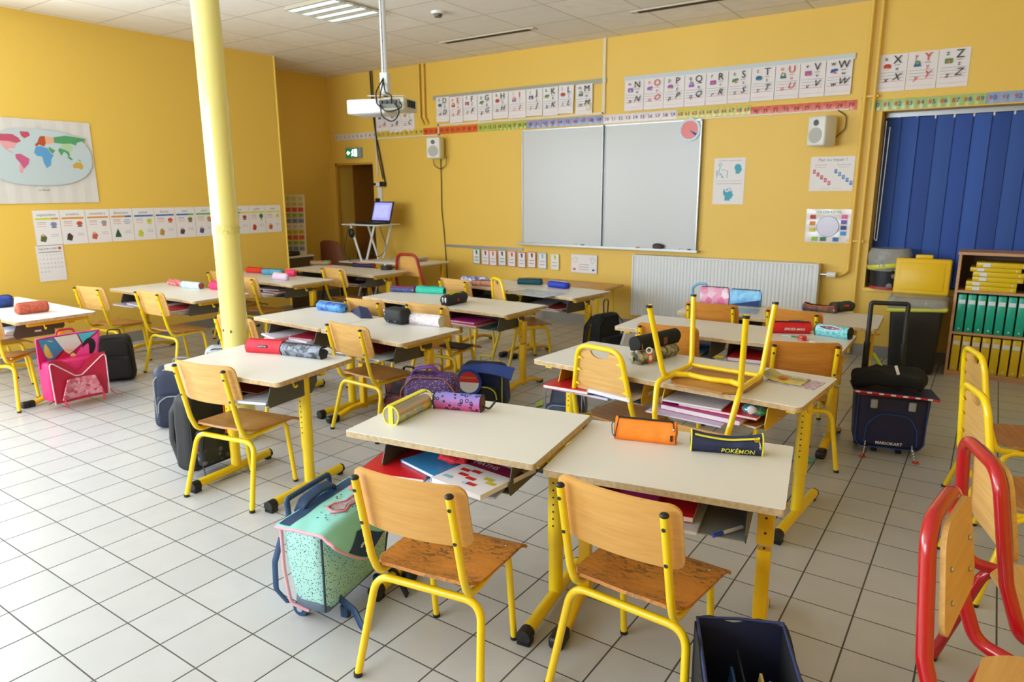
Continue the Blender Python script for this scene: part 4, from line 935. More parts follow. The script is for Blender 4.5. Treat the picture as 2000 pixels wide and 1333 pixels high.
def binder(x, y, z, m_, label, grp, flat=False, w=.052, hh=.275):
    """spine faces the room"""
    t = thing('ring_binder', label, 'binder', (x, y, z), 0, grp)
    if flat:
        MB().box((0, 0, w/2), (.31, .25, w), m_, bev=.004).build('cover', t); MB().box((-.09, -.127, w/2), (.045, .002, w*.7), wl_).build('spine_label', t)
        MB().add([(.12, -.1265, w*.35), (.135, -.1265, w*.35), (.1275, -.1265, w*.7)], [[0, 1, 2]], wl_).build('spine_mark', t)
    else:
        MB().box((0, 0, hh/2), (w, .25, hh), m_, bev=.004).build('cover', t); MB().box((0, -.127, hh-.055), (w*.8, .002, .03), wl_).build('spine_label', t)
        MB().add([(-.008, -.1265, .022), (.008, -.1265, .022), (0, -.1265, .036)], [[0, 1, 2]], wl_).build('spine_mark', t)
pos = ['first', 'second', 'third', 'fourth', 'fifth', 'sixth', 'seventh', 'eighth', 'ninth', 'tenth', 'eleventh', 'twelfth', 'thirteenth']
for i in range(12):
    binder(SX0+.046+.062*i, SY0+.135, shz[0]+.0095, ybm, '%s yellow binder from the left on the bottom shelf' % pos[i], 'yellow binders standing on the bottom shelf', hh=.272)
    binder(SX0+.046+.062*i, SY0+.135, shz[1]+.0095, gbm, '%s green binder from the left on the middle shelf' % pos[i], 'green binders standing on the middle shelf', hh=.285)
zz = shz[2]+.0095
for i, (dx, w) in enumerate(((0, .036), (.0, .034), (.035, .034), (.035, .036), (.015, .030), (.05, .038))):
    binder(SX0+.21+dx, SY0+.135, zz, ybm, '%s yellow binder from the bottom of the flat stack on the top shelf' % pos[i], 'yellow binders lying flat on the top shelf', True, w); zz += w+.001
zz = shz[2]+.0095
for i in range(5): binder(SX0+.58, SY0+.135, zz, gbm, '%s green binder from the bottom of the flat stack on the top shelf' % pos[i], 'green binders lying flat on the top shelf', True, .036); zz += .037
# ================================================================== PENCIL CASES
def body_loft(b, L, w, h, m, k=0.0, sag=0.0, wr=.05, seed=0, nu=22, ns=22, M=None, endr=.0, open_=None):
    """soft tube along x, flat underneath; k pulls the top in (0 round, 1 wedge)"""
    vs = []; fs = []
    for i in range(nu+1):
        u = i/nu; x = (u-.5)*L; e = min(u, 1-u)
        sc = 1-sag*math.sin(PI*u); er = 1 if endr == 0 else math.sqrt(max(.02, 1-max(0, 1-e*L/endr)**2))
        for j in range(ns):
            a = 2*PI*j/ns
            z = h*.5*(1+math.sin(a)*er)*(sc if math.sin(a) > 0 else 1); z = max(z, .0) ; y = w*.5*math.cos(a)*er
            if math.sin(a) < -.6: z = h*.5*(1-er*.98)*.6
            y *= (1-k*.75*max(0, z/h-.15))
            n = noise.noise(Vector((x*28+seed, y*28, z*28)))*wr*h
            vs.append((x, y+n*math.cos(a)*.7, max(.0005, z+n*.5*(1 if math.sin(a) > -.5 else 0))))
    for i in range(nu):
        for j in range(ns):
            if open_ and open_[0] <= (i+.5)/nu <= open_[1] and open_[2] <= j <= open_[3]: continue
            fs.append([i*ns+j, i*ns+(j+1) % ns, (i+1)*ns+(j+1) % ns, (i+1)*ns+j][::-1])
    b.add(vs, fs, m, True, M)
    return vs, nu, ns
def pouch(name, A, B, z0, w, h, label, m, end=None, k=0.0, sag=0.0, zip_m=None, zip_a=PI*.5, pull=None, wr=.05, endr=0.0, cat='pencil case', text=None, bands=None, open_=None, inner=None, lift=0.0, grp=None):
    a, c = at(A[0], A[1], z0), at(B[0], B[1], z0); d = c-a; L = d.length; an = math.atan2(d.y, d.x)
    mid = (a+c)/2; o = Vector((-math.sin(an), math.cos(an), 0))*(w*.5)
    if o.dot(CAM-mid) > 0: o = -o
    sd = random.random()*50
    t = thing(name, label, cat, (mid.x+o.x, mid.y+o.y, z0+.0008+lift), an, grp)
    b = MB(); vs, nu, ns = body_loft(b, L, w, h, m, k, sag, wr, sd, endr=endr, open_=open_)
    b.build('body', t)
    if open_: 
        b = MB(); body_loft(b, L*.97, w*.9, h*.8, inner or black_p, k, sag+.15, wr, sd); b.build('lining', t)
    def sec(u, ang, out=0.0):
        i = min(nu, max(0, int(round(u*nu)))); f = (ang/(2*PI)*ns) % ns; j = int(f); g = f-j
        p = Vector(vs[i*ns+j])*(1-g)+Vector(vs[i*ns+(j+1) % ns])*g
        return p+Vector((0, math.cos(ang), math.sin(ang)))*out
    if end:
        for s, i in ((-1, 0), (1, nu)):
            ring = [Vector(v) for v in vs[i*ns:(i+1)*ns]]; cc = sum(ring, Vector())/ns
            e = MB(); P = [cc+(v-cc)*1.005 for v in ring]
            e.add([(v.x+s*.0015, v.y, v.z) for v in P]+[(cc.x+s*.006, cc.y, cc.z)], [[q, (q+1) % ns, ns] for q in range(ns)], end, True)
            e.build('end_panel', t)
            if bands:
                MB().tube([(v.x+s*.0005, v.y, v.z) for v in P], .0028, bands, 6, closed=True).build('piping', t)
    if zip_m:
        zp = MB(); pts = [sec(u/20, zip_a, .0025) for u in range(1, 20)]; zp.tube(pts, 1, zip_m, 8, flat=(.006, .002, (0, 1, 0))); zp.build('zipper', t)
        pp = sec(.93, zip_a, .003)
        q = MB(); q.tube([pp, pp+Vector((.008, -.004, -.006)), pp+Vector((.012, -.012, -.022))], .0018, pull or zip_m, 6); q.ball(pp+Vector((.012, -.013, -.026)), (.004, .002, .006), pull or screw_m, seg=8); q.build('zipper_pull', t)
    if text:
        s, size, tm, tx, tz = text[:5]; b = MB(); b.text(s, size, tm, Matrix.Identity(4), italic=text[5] if len(text) > 5 else 0, bold=.01)
        for v in b.v:
            x, z = v.x+tx, v.y+tz; i = min(nu, max(0, int(round((x/L+.5)*nu))))
            col = [Vector(vs[i*ns+j]) for j in range(ns//4, 3*ns//4+1)]
            y = min((p.y for p in col if abs(p.z-z) < h*.22), default=-w/2)
            v.x, v.y, v.z = x, y-.0025, z
        b.build('lettering', t)
    return t, L, sec
G = lambda n, c, c2=None, **k: mat(n, c, k.pop('rough', .7), col2=c2, **k)
Z0 = .590
# front desks
yclear = G('clear_yellow_film', '#d8d4c8', rough=.1, alpha=.45); ylem = G('lemon_vinyl', '#e6dc3c', rough=.3)
t, L, sec = pouch('pencil_case', (779, 832), (846, 797), .62, .062, .064, 'see-through yellow-edged cylindrical pencil case on the left front desk', G('cartoon_film', '#e2c832', '#8fb8c4', rough=.18, kind='cells', scale=55), None, wr=.02, open_=(0, 1, 5, 10), inner=G('case_contents', '#b9b4c0', '#d8a070', kind='cells', scale=45))
b = MB(); b.grid(lambda u, v: sec(u, PI*(.28+.62*v), .0006), 20, 8, yclear); b.build('clear_window', t)
b = MB(); b.tube([sec(u/20, PI*.45, .002) for u in range(21)], 1, ylem, 8, flat=(.012, .0015, (0, 1, 0))); b.build('zipper', t)
for u in (0, 1): MB().tube([sec(u, 2*PI*q/24, .001) for q in range(24)], .0032, ylem, 6, closed=True).build('piping', t)
for u in (0,):
    e = MB(); R__ = [sec(u, 2*PI*q/24) for q in range(24)]; cc = sum(R__, Vector())/24; e.add(R__+[cc], [[q, (q+1) % 24, 24] for q in range(24)], yclear, True); e.build('end_window', t)
    MB().tube([sec(u, PI*.5)+Vector((-.002, 0, 0)), sec(u, PI*1.5)+Vector((-.002, 0, 0))], 1, ylem, 8, flat=(.010, .001, (0, 1, 0))).build('end_strap', t)
t, L, sec = pouch('pencil_case', (846, 800), (937, 808), .62, .058, .060, 'purple and pink leopard-print cylindrical pencil case on the left front desk', G('leopard_print', '#7b7ed0', '#1d1a38', rough=.45, kind='spots', scale=52), G('brown_end', '#6b3a1c'), wr=.03, bands=G('dark_piping', '#2a2840'))
MB().tube([(L/2+.004, -.01, .02), (L/2+.03, -.008, .012), (L/2+.045, 0, .032), (L/2+.05, .004, .04)], .004, black_p, 8, rad=.01).build('pull_loop', t)
orange = G('neon_orange_nylon', '#ff8a1e', rough=.6, bump=.25, bscale=24)
t, L, sec = pouch('pencil_case', (1199, 860), (1318, 873), Z0, .058, .075, 'neon orange pencil case with black zipper on the right front desk', orange, orange, k=1.0, wr=.07, zip_m=black_p, zip_a=PI*.60)
MB().box((L*.44, -.0295, .025), (.008, .003, .02), black_p).build('brand_tab', t)
MB().tube([(-L/2+.01, 0, .075), (-L/2-.012, -.01, .05), (-L/2-.008, -.02, .02), (-L/2+.004, -.028, .008), (-L/2+.006, -.026, .04), (-L/2+.012, -.005, .074)], .0016, black_p, 6, rad=.012).build('wrist_cord', t)
navy = G('navy_nylon', '#222c50', rough=.6, bump=.2, bscale=40); ylz = G('yellow_zip', '#e6e03a', rough=.5)
t, L, sec = pouch('pencil_case', (1350, 884), (1489, 895), Z0, .062, .066, 'navy pencil case with yellow zipper and yellow lettering, rightmost on the front desks', navy, navy, k=.2, sag=.22, wr=.05, zip_m=ylz, zip_a=PI*.72, bands=ylz, text=('POKÉMON', .021, ylz, .034, .013, .1))
MB().cyl(sec(.93, PI*.78, .003), sec(.93, PI*.78, .006), .009, G('brass_disc', '#c9a44a', rough=.25, metal=1), 16).build('pull_disc', t)
# desk by the column
rednyl = G('red_nylon', '#d8283c', rough=.65, bump=.15, bscale=40)
t, L, sec = pouch('pencil_case', (479, 690), (548, 694), .62, .07, .066, 'plain red pencil case with a small black label on the desk by the column', rednyl, rednyl, k=.35, wr=.05, zip_m=G('dark_red_zip', '#a81a2c'))
b = MB(); b.box((.0, -.0345, .038), (.05, .002, .014), black_p); b.text('EASTPAK', .011, paper, Matrix(((1, 0, 0, 0), (0, 0, -1, -.036), (0, 1, 0, .038), (0, 0, 0, 1)))); b.build('logo_patch', t)
t, L, sec = pouch('pencil_case', (547, 695), (624, 704), .62, .062, .060, 'grey and black camouflage tube pencil case on the desk by the column', G('grey_camo', '#34373f', '#8d96a8', rough=.5, kind='cells', scale=48), black_p, wr=.06, zip_m=black_p, bands=black_p)
MB().grid(lambda u, v: (L/2+.002+.05*u, -.012+.03*v, .05+.012*math.sin(u*3)-.02*u), 4, 3, paper, thick=.0006).build('paper_tag', t)
MB().tube([(-L/2+.03, 0, .06), (-L/2+.035, .0, .085), (-L/2+.045, .0, .10)], .0012, G('silver_cord', '#9aa0b0'), 6).build('cord', t)
# desks D4/D5
blue_r = G('royal_blue_print', '#2c3fa8', '#4f9ad0', rough=.45, kind='noise', scale=22)
pouch('pencil_case', (613, 606), (667, 613), Z0, .085, .062, 'rounded royal blue pencil case with grey underside', blue_r, None, wr=.05, endr=.03, zip_m=G('grey_zip', '#8a8f9a'))
b = MB(); nf = G('navy_fabric', '#252a4c', rough=.8, bump=.3, bscale=50)
p_ = [at(x, y, Z0) for x, y in ((690, 606), (712, 620), (735, 620), (722, 604))]; c0 = sum(p_, Vector())/4
b.add([p-c0 for p in p_]+[Vector((-.03, 0, .055)), Vector((.045, .01, .045))], [[0, 3, 2, 1], [0, 1, 4], [1, 2, 5, 4], [2, 3, 5], [3, 0, 4, 5]], nf, False)
t = thing('pencil_case', 'navy fabric pencil case folded into a peaked wedge', 'pencil case', (c0.x+.02, c0.y-.05, Z0+.001)); b.build('body', t); MB().tube([(-.03, 0, .056), (.045, .01, .046)], .002, G('navy_zip', '#171b33'), 6).build('zipper', t)
t = thing('pencil_box', 'big black flip-lid pencil box with white marks', 'pencil case', at(768, 634, Z0)+Vector((0, .045, .001)), R_(-4))
MB().box((0, 0, .05), (.165, .10, .10), G('black_fabric', '#26272b', rough=.75, bump=.1, bscale=60), bev=.025, seg=3).build('body', t)
MB().box((0, -.012, .055), (.168, .085, .088), G('black_flap', '#1e1f22', rough=.7), bev=.022, seg=3).build('flap', t)
for dx in (-.03, .035): MB().box((dx, -.056, .022), (.022, .003, .014), black_p).build('clasp', t)
for k in (0, 1): MB().ball((-.070+.004*k, -.050, .082-.022*k), (.006, .004, .008), paper, seg=8).build('white_mark', t)
pouch('pencil_case', (790, 633), (856, 641), Z0, .075, .066, 'white floral cylindrical pencil case at the right end of its desk', G('white_floral', '#e4dfe2', '#c87f92', rough=.5, kind='dots', scale=75), G('cream_end', '#cfc9b2'), wr=.08, zip_m=G('cream_zip', '#d8d2c4'))
# D6 / D7
pouch('pencil_case', (762, 571), (808, 573), Z0, .07, .055, 'navy pencil case with a red stripe, leftmost on its desk', G('navy_print', '#2b3054', '#4a5590', rough=.6, kind='noise', scale=40), G('red_end', '#a8283c'), k=.4, sag=.15, wr=.07, zip_m=G('crimson_zip', '#b5203a'), zip_a=PI*.75)
pouch('pencil_case', (811, 573), (865, 576), Z0, .07, .055, 'soft turquoise pencil case', G('turquoise_cotton', '#2fb59c', rough=.75, bump=.2, bscale=30), None, k=.6, wr=.16, zip_m=G('turquoise_zip', '#1f9580'))
t, L, sec = pouch('pencil_case', (875, 600), (918, 590), Z0, .09, .082, 'black rounded pencil case with two yellow zipper bows', G('black_nylon', '#1e1f24', rough=.6), None, wr=.03, endr=.03)
for yo in (-.014, .014): MB().tube([(-L*.42, yo-.02, .03), (-L*.30, yo, .075), (0, yo, .087), (L*.30, yo, .075), (L*.42, yo-.02, .03)], .0045, ylz, 8, rad=.03).build('zipper', t)
MB().ball((-.01, -.046, .035), (.011, .004, .011), G('red_button', '#c82f2f'), seg=10).build('button', t)
for k in (0, 1): MB().ball((-L/2+.004, -.02+.024*k, .045), (.003, .008, .02), paper, seg=8).build('white_mark', t)
# D8 / D9
pouch('pencil_case', (897, 553), (950, 556), Z0, .09, .06, 'blue and white patterned pencil case on the rear middle desk', G('blue_white_print', '#2e3f9a', '#d5d8ea', rough=.4, kind='cells', scale=40), None, wr=.05, endr=.025)
pouch('pencil_case', (921, 559), (966, 562), Z0, .06, .05, 'peach patterned cylindrical pencil case with black end', G('peach_print', '#d99a7e', '#b06a5c', rough=.5, kind='noise', scale=60), black_p, wr=.04, zip_m=black_p)
pouch('pencil_case', (1008, 556), (1058, 558), Z0, .07, .05, 'dark teal fleecy pencil case', G('dark_teal', '#15505a', rough=.85, bump=.4, bscale=60), None, wr=.10, endr=.015, zip_m=G('teal_zip', '#0e3a42'))
t, L, sec = pouch('pencil_case', (1066, 561), (1104, 566), Z0, .085, .055, 'royal blue pencil case with a pale stripe on the rear middle desk', G('royal_blue', '#2440b8', rough=.5), None, wr=.06, endr=.02, zip_m=G('pale_stripe', '#a9b4dc'))
b = MB(); b.box((0, 0, 0), (.42, .30, .0006), G('grey_print_sheet', '#c6ccd4', '#9fb0c0', rough=.25, kind='noise', scale=12)); b.build('worksheet', loc=at(1045, 573, Z0+.002), rot=R_(-7), label='glossy printed sheet lying on the rear middle desk', cat='paper')
# D10
pouch('pencil_case', (325, 557), (352, 561), Z0, .062, .055, 'small red patterned pencil case on the left wall desk', G('red_print', '#b8323c', '#d8a0a0', rough=.4, kind='cells', scale=60), None, wr=.08, endr=.01)
pouch('pencil_case', (353, 563), (388, 566), Z0, .06, .058, 'light blue cylindrical pencil case with dark end on the left wall desk', G('aqua_print', '#93c9cf', '#d8e4e2', rough=.35, kind='noise', scale=50), G('dark_end_print', '#4a4a58', '#c84a3a', kind='cells', scale=60), wr=.03, bands=G('aqua_pipe', '#8fc4cc'))
pouch('pencil_case', (405, 566), (445, 570), Z0, .075, .07, 'hot pink pencil case half hidden by the column', G('hot_pink', '#d82a62', rough=.7), None, k=.3, wr=.05, endr=.02, zip_m=G('pink_zip', '#b01e50'))
# D11
pouch('pencil_case', (478, 533), (508, 535), Z0, .07, .055, 'scarlet pencil case at the left of the four on its desk', G('scarlet', '#d8351f', rough=.6), None, wr=.08, endr=.01, zip_m=G('scarlet_zip', '#a82418'))
pouch('pencil_case', (509, 537), (548, 539), Z0, .07, .058, 'sky blue pencil case with a pink mark between scarlet and pink ones', G('sky_blue', '#5aa0c4', rough=.6), None, wr=.04, endr=.01, zip_m=G('slate_zip', '#2e4560'), text=('E', .03, G('navy_mark', '#2a3560'), -.02, .03))
pouch('pencil_case', (530, 546), (557, 549), Z0, .06, .062, 'pale lilac pencil case with a yellow ribbon', G('pale_lilac_fabric', '#dcc4e4', rough=.6), None, k=.5, wr=.1, endr=.01, zip_m=G('yellow_ribbon', '#d8c23a'))
pouch('pencil_case', (556, 541), (576, 541), Z0, .08, .07, 'bright pink pencil case behind the lilac one', G('bright_pink', '#e0306e', rough=.6), None, k=.3, wr=.06, endr=.01, zip_m=G('yellow_ribbon', '#d8c23a'))
# D12
pouch('pencil_case', (604, 519), (646, 519), Z0, .07, .055, 'red, white and green spotted pencil case on the far left desk', G('red_green_print', '#c8283c', '#3a9a5a', rough=.45, kind='cells', scale=38), None, wr=.06, endr=.01)
pouch('pencil_case', (688, 522), (728, 524), Z0, .06, .05, 'navy and red pencil case with a yellow dot on the far left desk', G('navy_red', '#1d2044', rough=.6), G('red_end2', '#b02030'), sag=.2, wr=.05, zip_m=G('red_trim', '#c22030'), zip_a=PI*.6)
t = thing('tape_dispenser', 'black round pot-like pencil pouch at the right end of the far left desk', 'pencil case', at(750, 528, Z0)+Vector((0, .04, .001)))
MB().cyl((0, 0, 0), (0, 0, .045), .06, G('charcoal', '#24262c', rough=.6), 20).build('body', t); MB().ball((-.02, 0, .05), (.014, .012, .01), paper, seg=8).build('white_cap', t); MB().box((.07, .0, .03), (.08, .03, .02), black_p, bev=.006).build('strap', t)
t.name = 'round_pencil_pot'
# D13
pouch('pencil_case', (-10, 604), (33, 599), Z0, .10, .085, 'deep blue rounded pencil case at the left photo edge', G('deep_blue', '#2346a0', '#152a5e', rough=.5, kind='noise', scale=16), None, wr=.05, endr=.035, zip_m=black_p)
pouch('pencil_case', (33, 617), (101, 609), Z0, .075, .078, 'coral box-shaped pencil case on the left edge desk', G('coral_weave', '#c8644a', '#a84a3a', rough=.7, kind='noise', scale=60), None, k=.05, wr=.03, endr=.03, zip_m=G('rose_zip', '#d8948a'))
# D14
t, L, sec = pouch('pencil_case', (1252, 716), (1330, 694), Z0, .085, .06, 'cream floral fabric pencil case lying under a black one', G('cream_floral', '#cdbf9c', '#3f4a3c', rough=.7, kind='noise', scale=34), None, wr=.12, endr=.01, zip_m=G('cream_zip', '#d8d2c4'))
t, L, sec = pouch('pencil_case', (1250, 712), (1328, 692), Z0, .072, .072, 'black cylindrical pencil case with a brown leather patch resting on the floral one', G('matte_black', '#17171a', rough=.8), G('matte_black_end', '#101012', rough=.8), wr=.02, lift=.058)
MB().box((.035, -.036, .030), (.030, .004, .036), G('leather_brown', '#7a4524', rough=.6), bev=.003).build('leather_patch', t)
MB().tube([(-L/2+.012, -.036, .04), (-L/2+.004, -.045, .025), (-L/2+.004, -.047, .01)], .003, MATS['leather_brown'], 6).build('strap', t)
kp = at(1273, 692, .66)
t = thing('key_ring', 'white ring charm with an orange flamingo disc hanging from the black case', 'charm', (0, 0, 0))
cpos = at(1268, 688, .648); vdir = (CAM-cpos).normalized(); vdir.z = 0; vdir.normalize(); cpos += vdir*.01
ax = vdir.cross(Vector((0, 0, 1)))
t.location = cpos
MB().tube([ax*(.013*math.cos(q*PI/10))+Vector((0, 0, .013*math.sin(q*PI/10)+.01)) for q in range(20)], .0035, G('white_ring', '#f0f0f2', rough=.3), 8, closed=True).build('ring', t)
b = MB(); c1 = Vector((0, 0, -.027))-ax*.003; b.ball((0, 0, 0), (.019, .005, .024), G('orange_disc', '#e0612a', rough=.35), M=Matrix.Translation(c1) @ Matrix.Rotation(math.atan2(ax.y, ax.x), 4, 'Z')); b.build('orange_disc', t)
b = MB(); b.ball((0, 0, 0), (.008, .004, .014), G('flamingo_white', '#e9d8d0', rough=.4), M=Matrix.Translation(c1+vdir*.004-ax*.004) @ Matrix.Rotation(math.atan2(ax.y, ax.x), 4, 'Z')); b.build('white_shape', t)
def paper_on(px_, z, w, d, rot, m, label, cat='paper', th=.0012, name='worksheet', extra=None, curl=0):
    p = at(px_[0], px_[1], z); b = MB()
    b.grid(lambda u, v: ((u-.5)*w, (v-.5)*d, th+curl*max(0, .4-u)**2), 8, 4, m, thick=th)
    if extra: extra(b)
    return b.build(name, loc=(p.x, p.y, z+.0006), rot=R_(rot), label=label, cat=cat)
paper_on((1552, 747), Z0, .21, .15, -8, G('print_sheet_pink', '#d8cdd8', '#b890b0', kind='cells', scale=90), 'printed sheet with pink boxes under the magazine on the long right desk')
def mag(b):
    b.text('PLUS', .03, paper, Matrix.Identity(4), .05, .02, z=.010); b.disc(-.01, -.01, .022, .0105, G('orange_sticker', '#d8602a'), n=14)
paper_on((1535, 742), Z0+.003, .17, .12, -6, G('magazine_cover', '#8f8f80', '#e0cf3a', kind='noise', scale=9, rough=.25), 'small grey and yellow magazine with a curled corner on the long right desk', 'magazine', .004, 'magazine', mag, .16)
paper_on((1440, 607), Z0, .28, .2, 10, G('pale_blue_sheet', '#bcc4d0', '#98a8bc', kind='noise', scale=20, rough=.3), 'pale blue printed sheet on the farthest right desk')
# D16
t, L, sec = pouch('pencil_case', (1508, 652), (1583, 654), Z0, .07, .07, 'red pencil case with white lettering on the middle right desk', G('bright_red', '#c8141e', rough=.45), G('bright_red_end', '#c01420', rough=.45), k=.1, wr=.05, zip_m=black_p, zip_a=PI*.62, text=('SPIDER-MAN', .020, paper, .015, .028, .25))
b = MB(); b.ball((.03, 0, .068), (.05, .016, .008), G('mesh_window', '#6a5f80', '#4a3a50', kind='noise', scale=60)); b.build('mesh_window', t)
t, L, sec = pouch('pencil_case', (1590, 655), (1654, 665), Z0, .07, .066, 'turquoise sequin-print pencil case with open zipper and black end', G('aqua_sparkle', '#3fb6c4', '#a4dde0', rough=.35, kind='cells', scale=110), black_p, wr=.1, bands=G('black_pipe', '#151515'))
b = MB()
cc = [sec(u, PI*(.80+.12*math.sin(PI*(u-.05)/.8)), .0025) for u in [.05+.8*i/12 for i in range(13)]]; dd = [sec(u, PI*(.80-.12*math.sin(PI*(u-.05)/.8)), .0025) for u in [.05+.8*i/12 for i in range(13)]]
b.tube(cc+dd[::-1][1:-1], .0022, G('white_teeth', '#dcdce2'), 6, closed=True); b.build('zipper', t)
b = MB(); b.add(cc+dd, [[i, i+1, 14+i, 13+i] for i in range(12)], G('pouch_dark', '#4a4a60', '#b06a80', kind='cells', scale=70)); b.build('open_mouth', t)
p = at(1545, 659, Z0); t = thing('pencil', 'green and white pencil on the middle right desk', 'pencil', (p.x, p.y, Z0+.0045), R_(5)); MB().cyl((-.05, 0, 0), (.0, 0, 0), .0038, G('pencil_white', '#b9d8d8'), 8).build('barrel', t); MB().cyl((0, 0, 0), (.045, 0, 0), .0039, G('pencil_green', '#2f8a4a'), 8).build('grip', t); MB().cyl((-.05, 0, 0), (-.062, 0, 0), .0036, G('pencil_tip', '#c8a070'), 8, r2=.0008).build('tip', t)
p = at(1567, 665, Z0); t = thing('sharpener', 'round red pencil sharpener with two holes', 'sharpener', (p.x, p.y, Z0+.001)); MB().cyl((0, 0, 0), (0, 0, .024), .024, G('sharpener_red', '#d42a1e', rough=.3), 20, r2=.020).build('body', t)
for dx in (-.006, .006): MB().cyl((dx, -.020, .013), (dx, -.0235, .013), .0035, black_p, 10).build('hole', t)
p = at(1587, 672, Z0); MB().box((0, 0, .008), (.03, .02, .016), G('eraser_white', '#cfdcd8'), bev=.002).build('eraser', loc=(p.x, p.y, Z0+.0005), rot=.3, label='small pale eraser beside the red sharpener', cat='eraser')
# D18
t, L, sec = pouch('pencil_case', (1366, 592), (1422, 596), Z0, .05, .12, 'pink patterned pencil case standing against the radiator side', G('pink_cartoon', '#d86a9a', '#e8d8e4', rough=.4, kind='cells', scale=22), None, k=.9, wr=.03, zip_m=G('navy_zip', '#171b33'))
t, L, sec = pouch('pencil_case', (1424, 596), (1484, 601), Z0, .05, .115, 'light blue pencil case with navy strip and white lettering near the radiator', G('light_blue_print', '#5aa4dc', '#8cc8ee', rough=.4, kind='noise', scale=26), None, k=.9, wr=.03, zip_m=G('navy_zip', '#171b33'), text=('Stitch', .03, paper, .04, .02, .1))
MB().prism([(-L*.48, .004), (L*.48, .004), (L*.48, .05)], 0, .002, G('navy_strip', '#24386e'), M=Matrix(((1, 0, 0, 0), (0, 0, -1, -.0262), (0, 1, 0, 0), (0, 0, 0, 1)))).build('navy_strip', t)
t, L, sec = pouch('pencil_case', (1564, 607), (1631, 614), Z0, .085, .06, 'dark open pencil case with orange zipper on the farthest right desk', G('dark_pattern', '#262a44', '#8a5a30', rough=.6, kind='noise', scale=30), None, sag=.2, wr=.1, endr=.01, open_=(.12, .86, 3, 8), inner=G('lilac_lining', '#6a6a90'), zip_m=G('orange_zip', '#d8602a'), zip_a=PI*.78)
t, L, sec = pouch('pencil_case', (1632, 612), (1674, 609), Z0, .09, .07, 'black pencil case with a red mark, rightmost on the farthest right desk', G('black_pattern', '#1d2026', '#3a4a44', rough=.6, kind='noise', scale=34), None, sag=.05, wr=.12, endr=.03)
MB().box((.0, -.044, .045), (.04, .004, .012), G('red_mark', '#d0302a')).build('red_mark', t)

# ================================================================== BOOKS IN THE TRAYS
def tray_local(key, i):
    t, h, w, trays = DESKS[key]; return trays[i][0], trays[i][1], h-.135+.008
def book(key, i, fx, y, w, d, th, rot, col, label, z=0, name='exercise_book', cat='book', pages='#e6e4ea', text=None, tcol=None, tilt=0):
    x0, x1, zb = tray_local(key, i); t = DESKS[key][0]
    Mw = Matrix.Translation(t.location) @ t.rotation_euler.to_matrix().to_4x4()
    L = Vector((x0+(x1-x0)*fx, y, zb+z)); P = Mw @ L
    o = thing(name, label, cat, P, (tilt, 0, t.rotation_euler.z+R_(rot)))
    cm = mat('cover_'+col, col, .35); pm_ = mat('pages_'+pages, pages, .7)
    b = MB(); b.box((0, 0, th-.0008), (w, d, .0016), cm); b.box((0, 0, .0008), (w, d, .0016), cm); b.box((-w/2+.0008, 0, th/2), (.0016, d, th), cm)
    if text: b.text(text, .022, tcol or paper, Matrix.Translation((0, -d*.25, th+.0004)))
    b.build('cover', o)
    MB().box((.001, 0, th/2), (w-.004, d-.004, max(.001, th-.0032)), pm_).build('pages', o)
    return o
LB = [
 ('D1', 'front left desk', [(.10, .11, .24, .28, .012, 8, '#d21f26', 0, 'red exercise book sticking out'), (.42, .15, .24, .26, .012, -22, '#3f93d0', .013, 'white slate with blue rim'), (.66, .12, .26, .3, .006, 3, '#b8bedc', .0, 'pale printed sheet bundle')]),
 ('D2', 'front right desk', [(.35, .14, .34, .26, .012, 0, '#c8ccd6', .0, 'printed grey-white workbook'), (.35, .16, .30, .22, .018, 1, '#d8202c', .014, 'shiny red folder'), (.30, .13, .12, .12, .008, 4, '#e0409a', .033, 'small pink notebook')]),
 ('D3', 'desk by the column', [(.45, .16, .36, .24, .01, 0, '#5d6068', 0, 'dark grey folder'), (.80, .11, .16, .24, .012, 12, '#c2c8d8', .012, 'pale printed booklet'), (.25, .17, .2, .24, .008, -8, '#dfe0e8', .012, 'white exercise book'), (.45, .18, .3, .2, .006, 2, '#8e2f34', .026, 'thin wine red folder')]),
 ('D4', 'desk with the rounded blue case', [(.3, .12, .26, .28, .014, 6, '#c8202a', .0, 'red folder'), (.2, .10, .22, .26, .012, -12, '#d8d4e4', .015, 'white exercise book'), (.72, .1, .22, .26, .018, 8, '#c8b4d8', .0, 'lilac exercise book'), (.74, .12, .2, .24, .012, -4, '#e2dcec', .019, 'white paperback'), (.7, .12, .2, .22, .008, 10, '#b82a4a', .032, 'dark pink notebook')]),
 ('D5', 'desk with the black box case', [(.4, .13, .36, .28, .01, 0, '#5c3a6a', 0, 'purple folder'), (.7, .1, .22, .26, .012, -6, '#b8d0dc', .011, 'pale blue booklet'), (.4, .15, .3, .24, .006, 4, '#8a2a30', .024, 'thin dark red folder')]),
 ('D7', 'desk with the black and yellow case', [(.45, .14, .4, .28, .008, 0, '#1f5a60', 0, 'dark teal folder'), (.35, .12, .3, .24, .014, -2, '#d8305a', .009, 'raspberry folder'), (.28, .14, .26, .22, .01, 2, '#c832a0', .024, 'magenta notebook')]),
 ('D6', 'desk with the striped navy case', [(.4, .14, .34, .26, .012, 0, '#3a4050', 0, 'slate folder')]),
 ('D9', 'desk near the radiator', [(.5, .12, .36, .28, .012, 4, '#c0b4bc', 0, 'grey-pink workbook'), (.6, .12, .3, .24, .012, -10, '#a83a4a', .013, 'red-brown exercise book'), (.35, .12, .2, .26, .01, 16, '#d8d8e4', .026, 'white exercise book')]),
 ('D8', 'desk with the peach case', [(.5, .14, .34, .26, .012, 0, '#2a2c38', 0, 'black folder')]),
]
for key, nm, items in LB:
    for (fx, y, w, d, th, rot, col, z, lab) in items: book(key, 0, fx, y, w, d, th, rot, col, '%s in the tray of the %s' % (lab, nm), z)
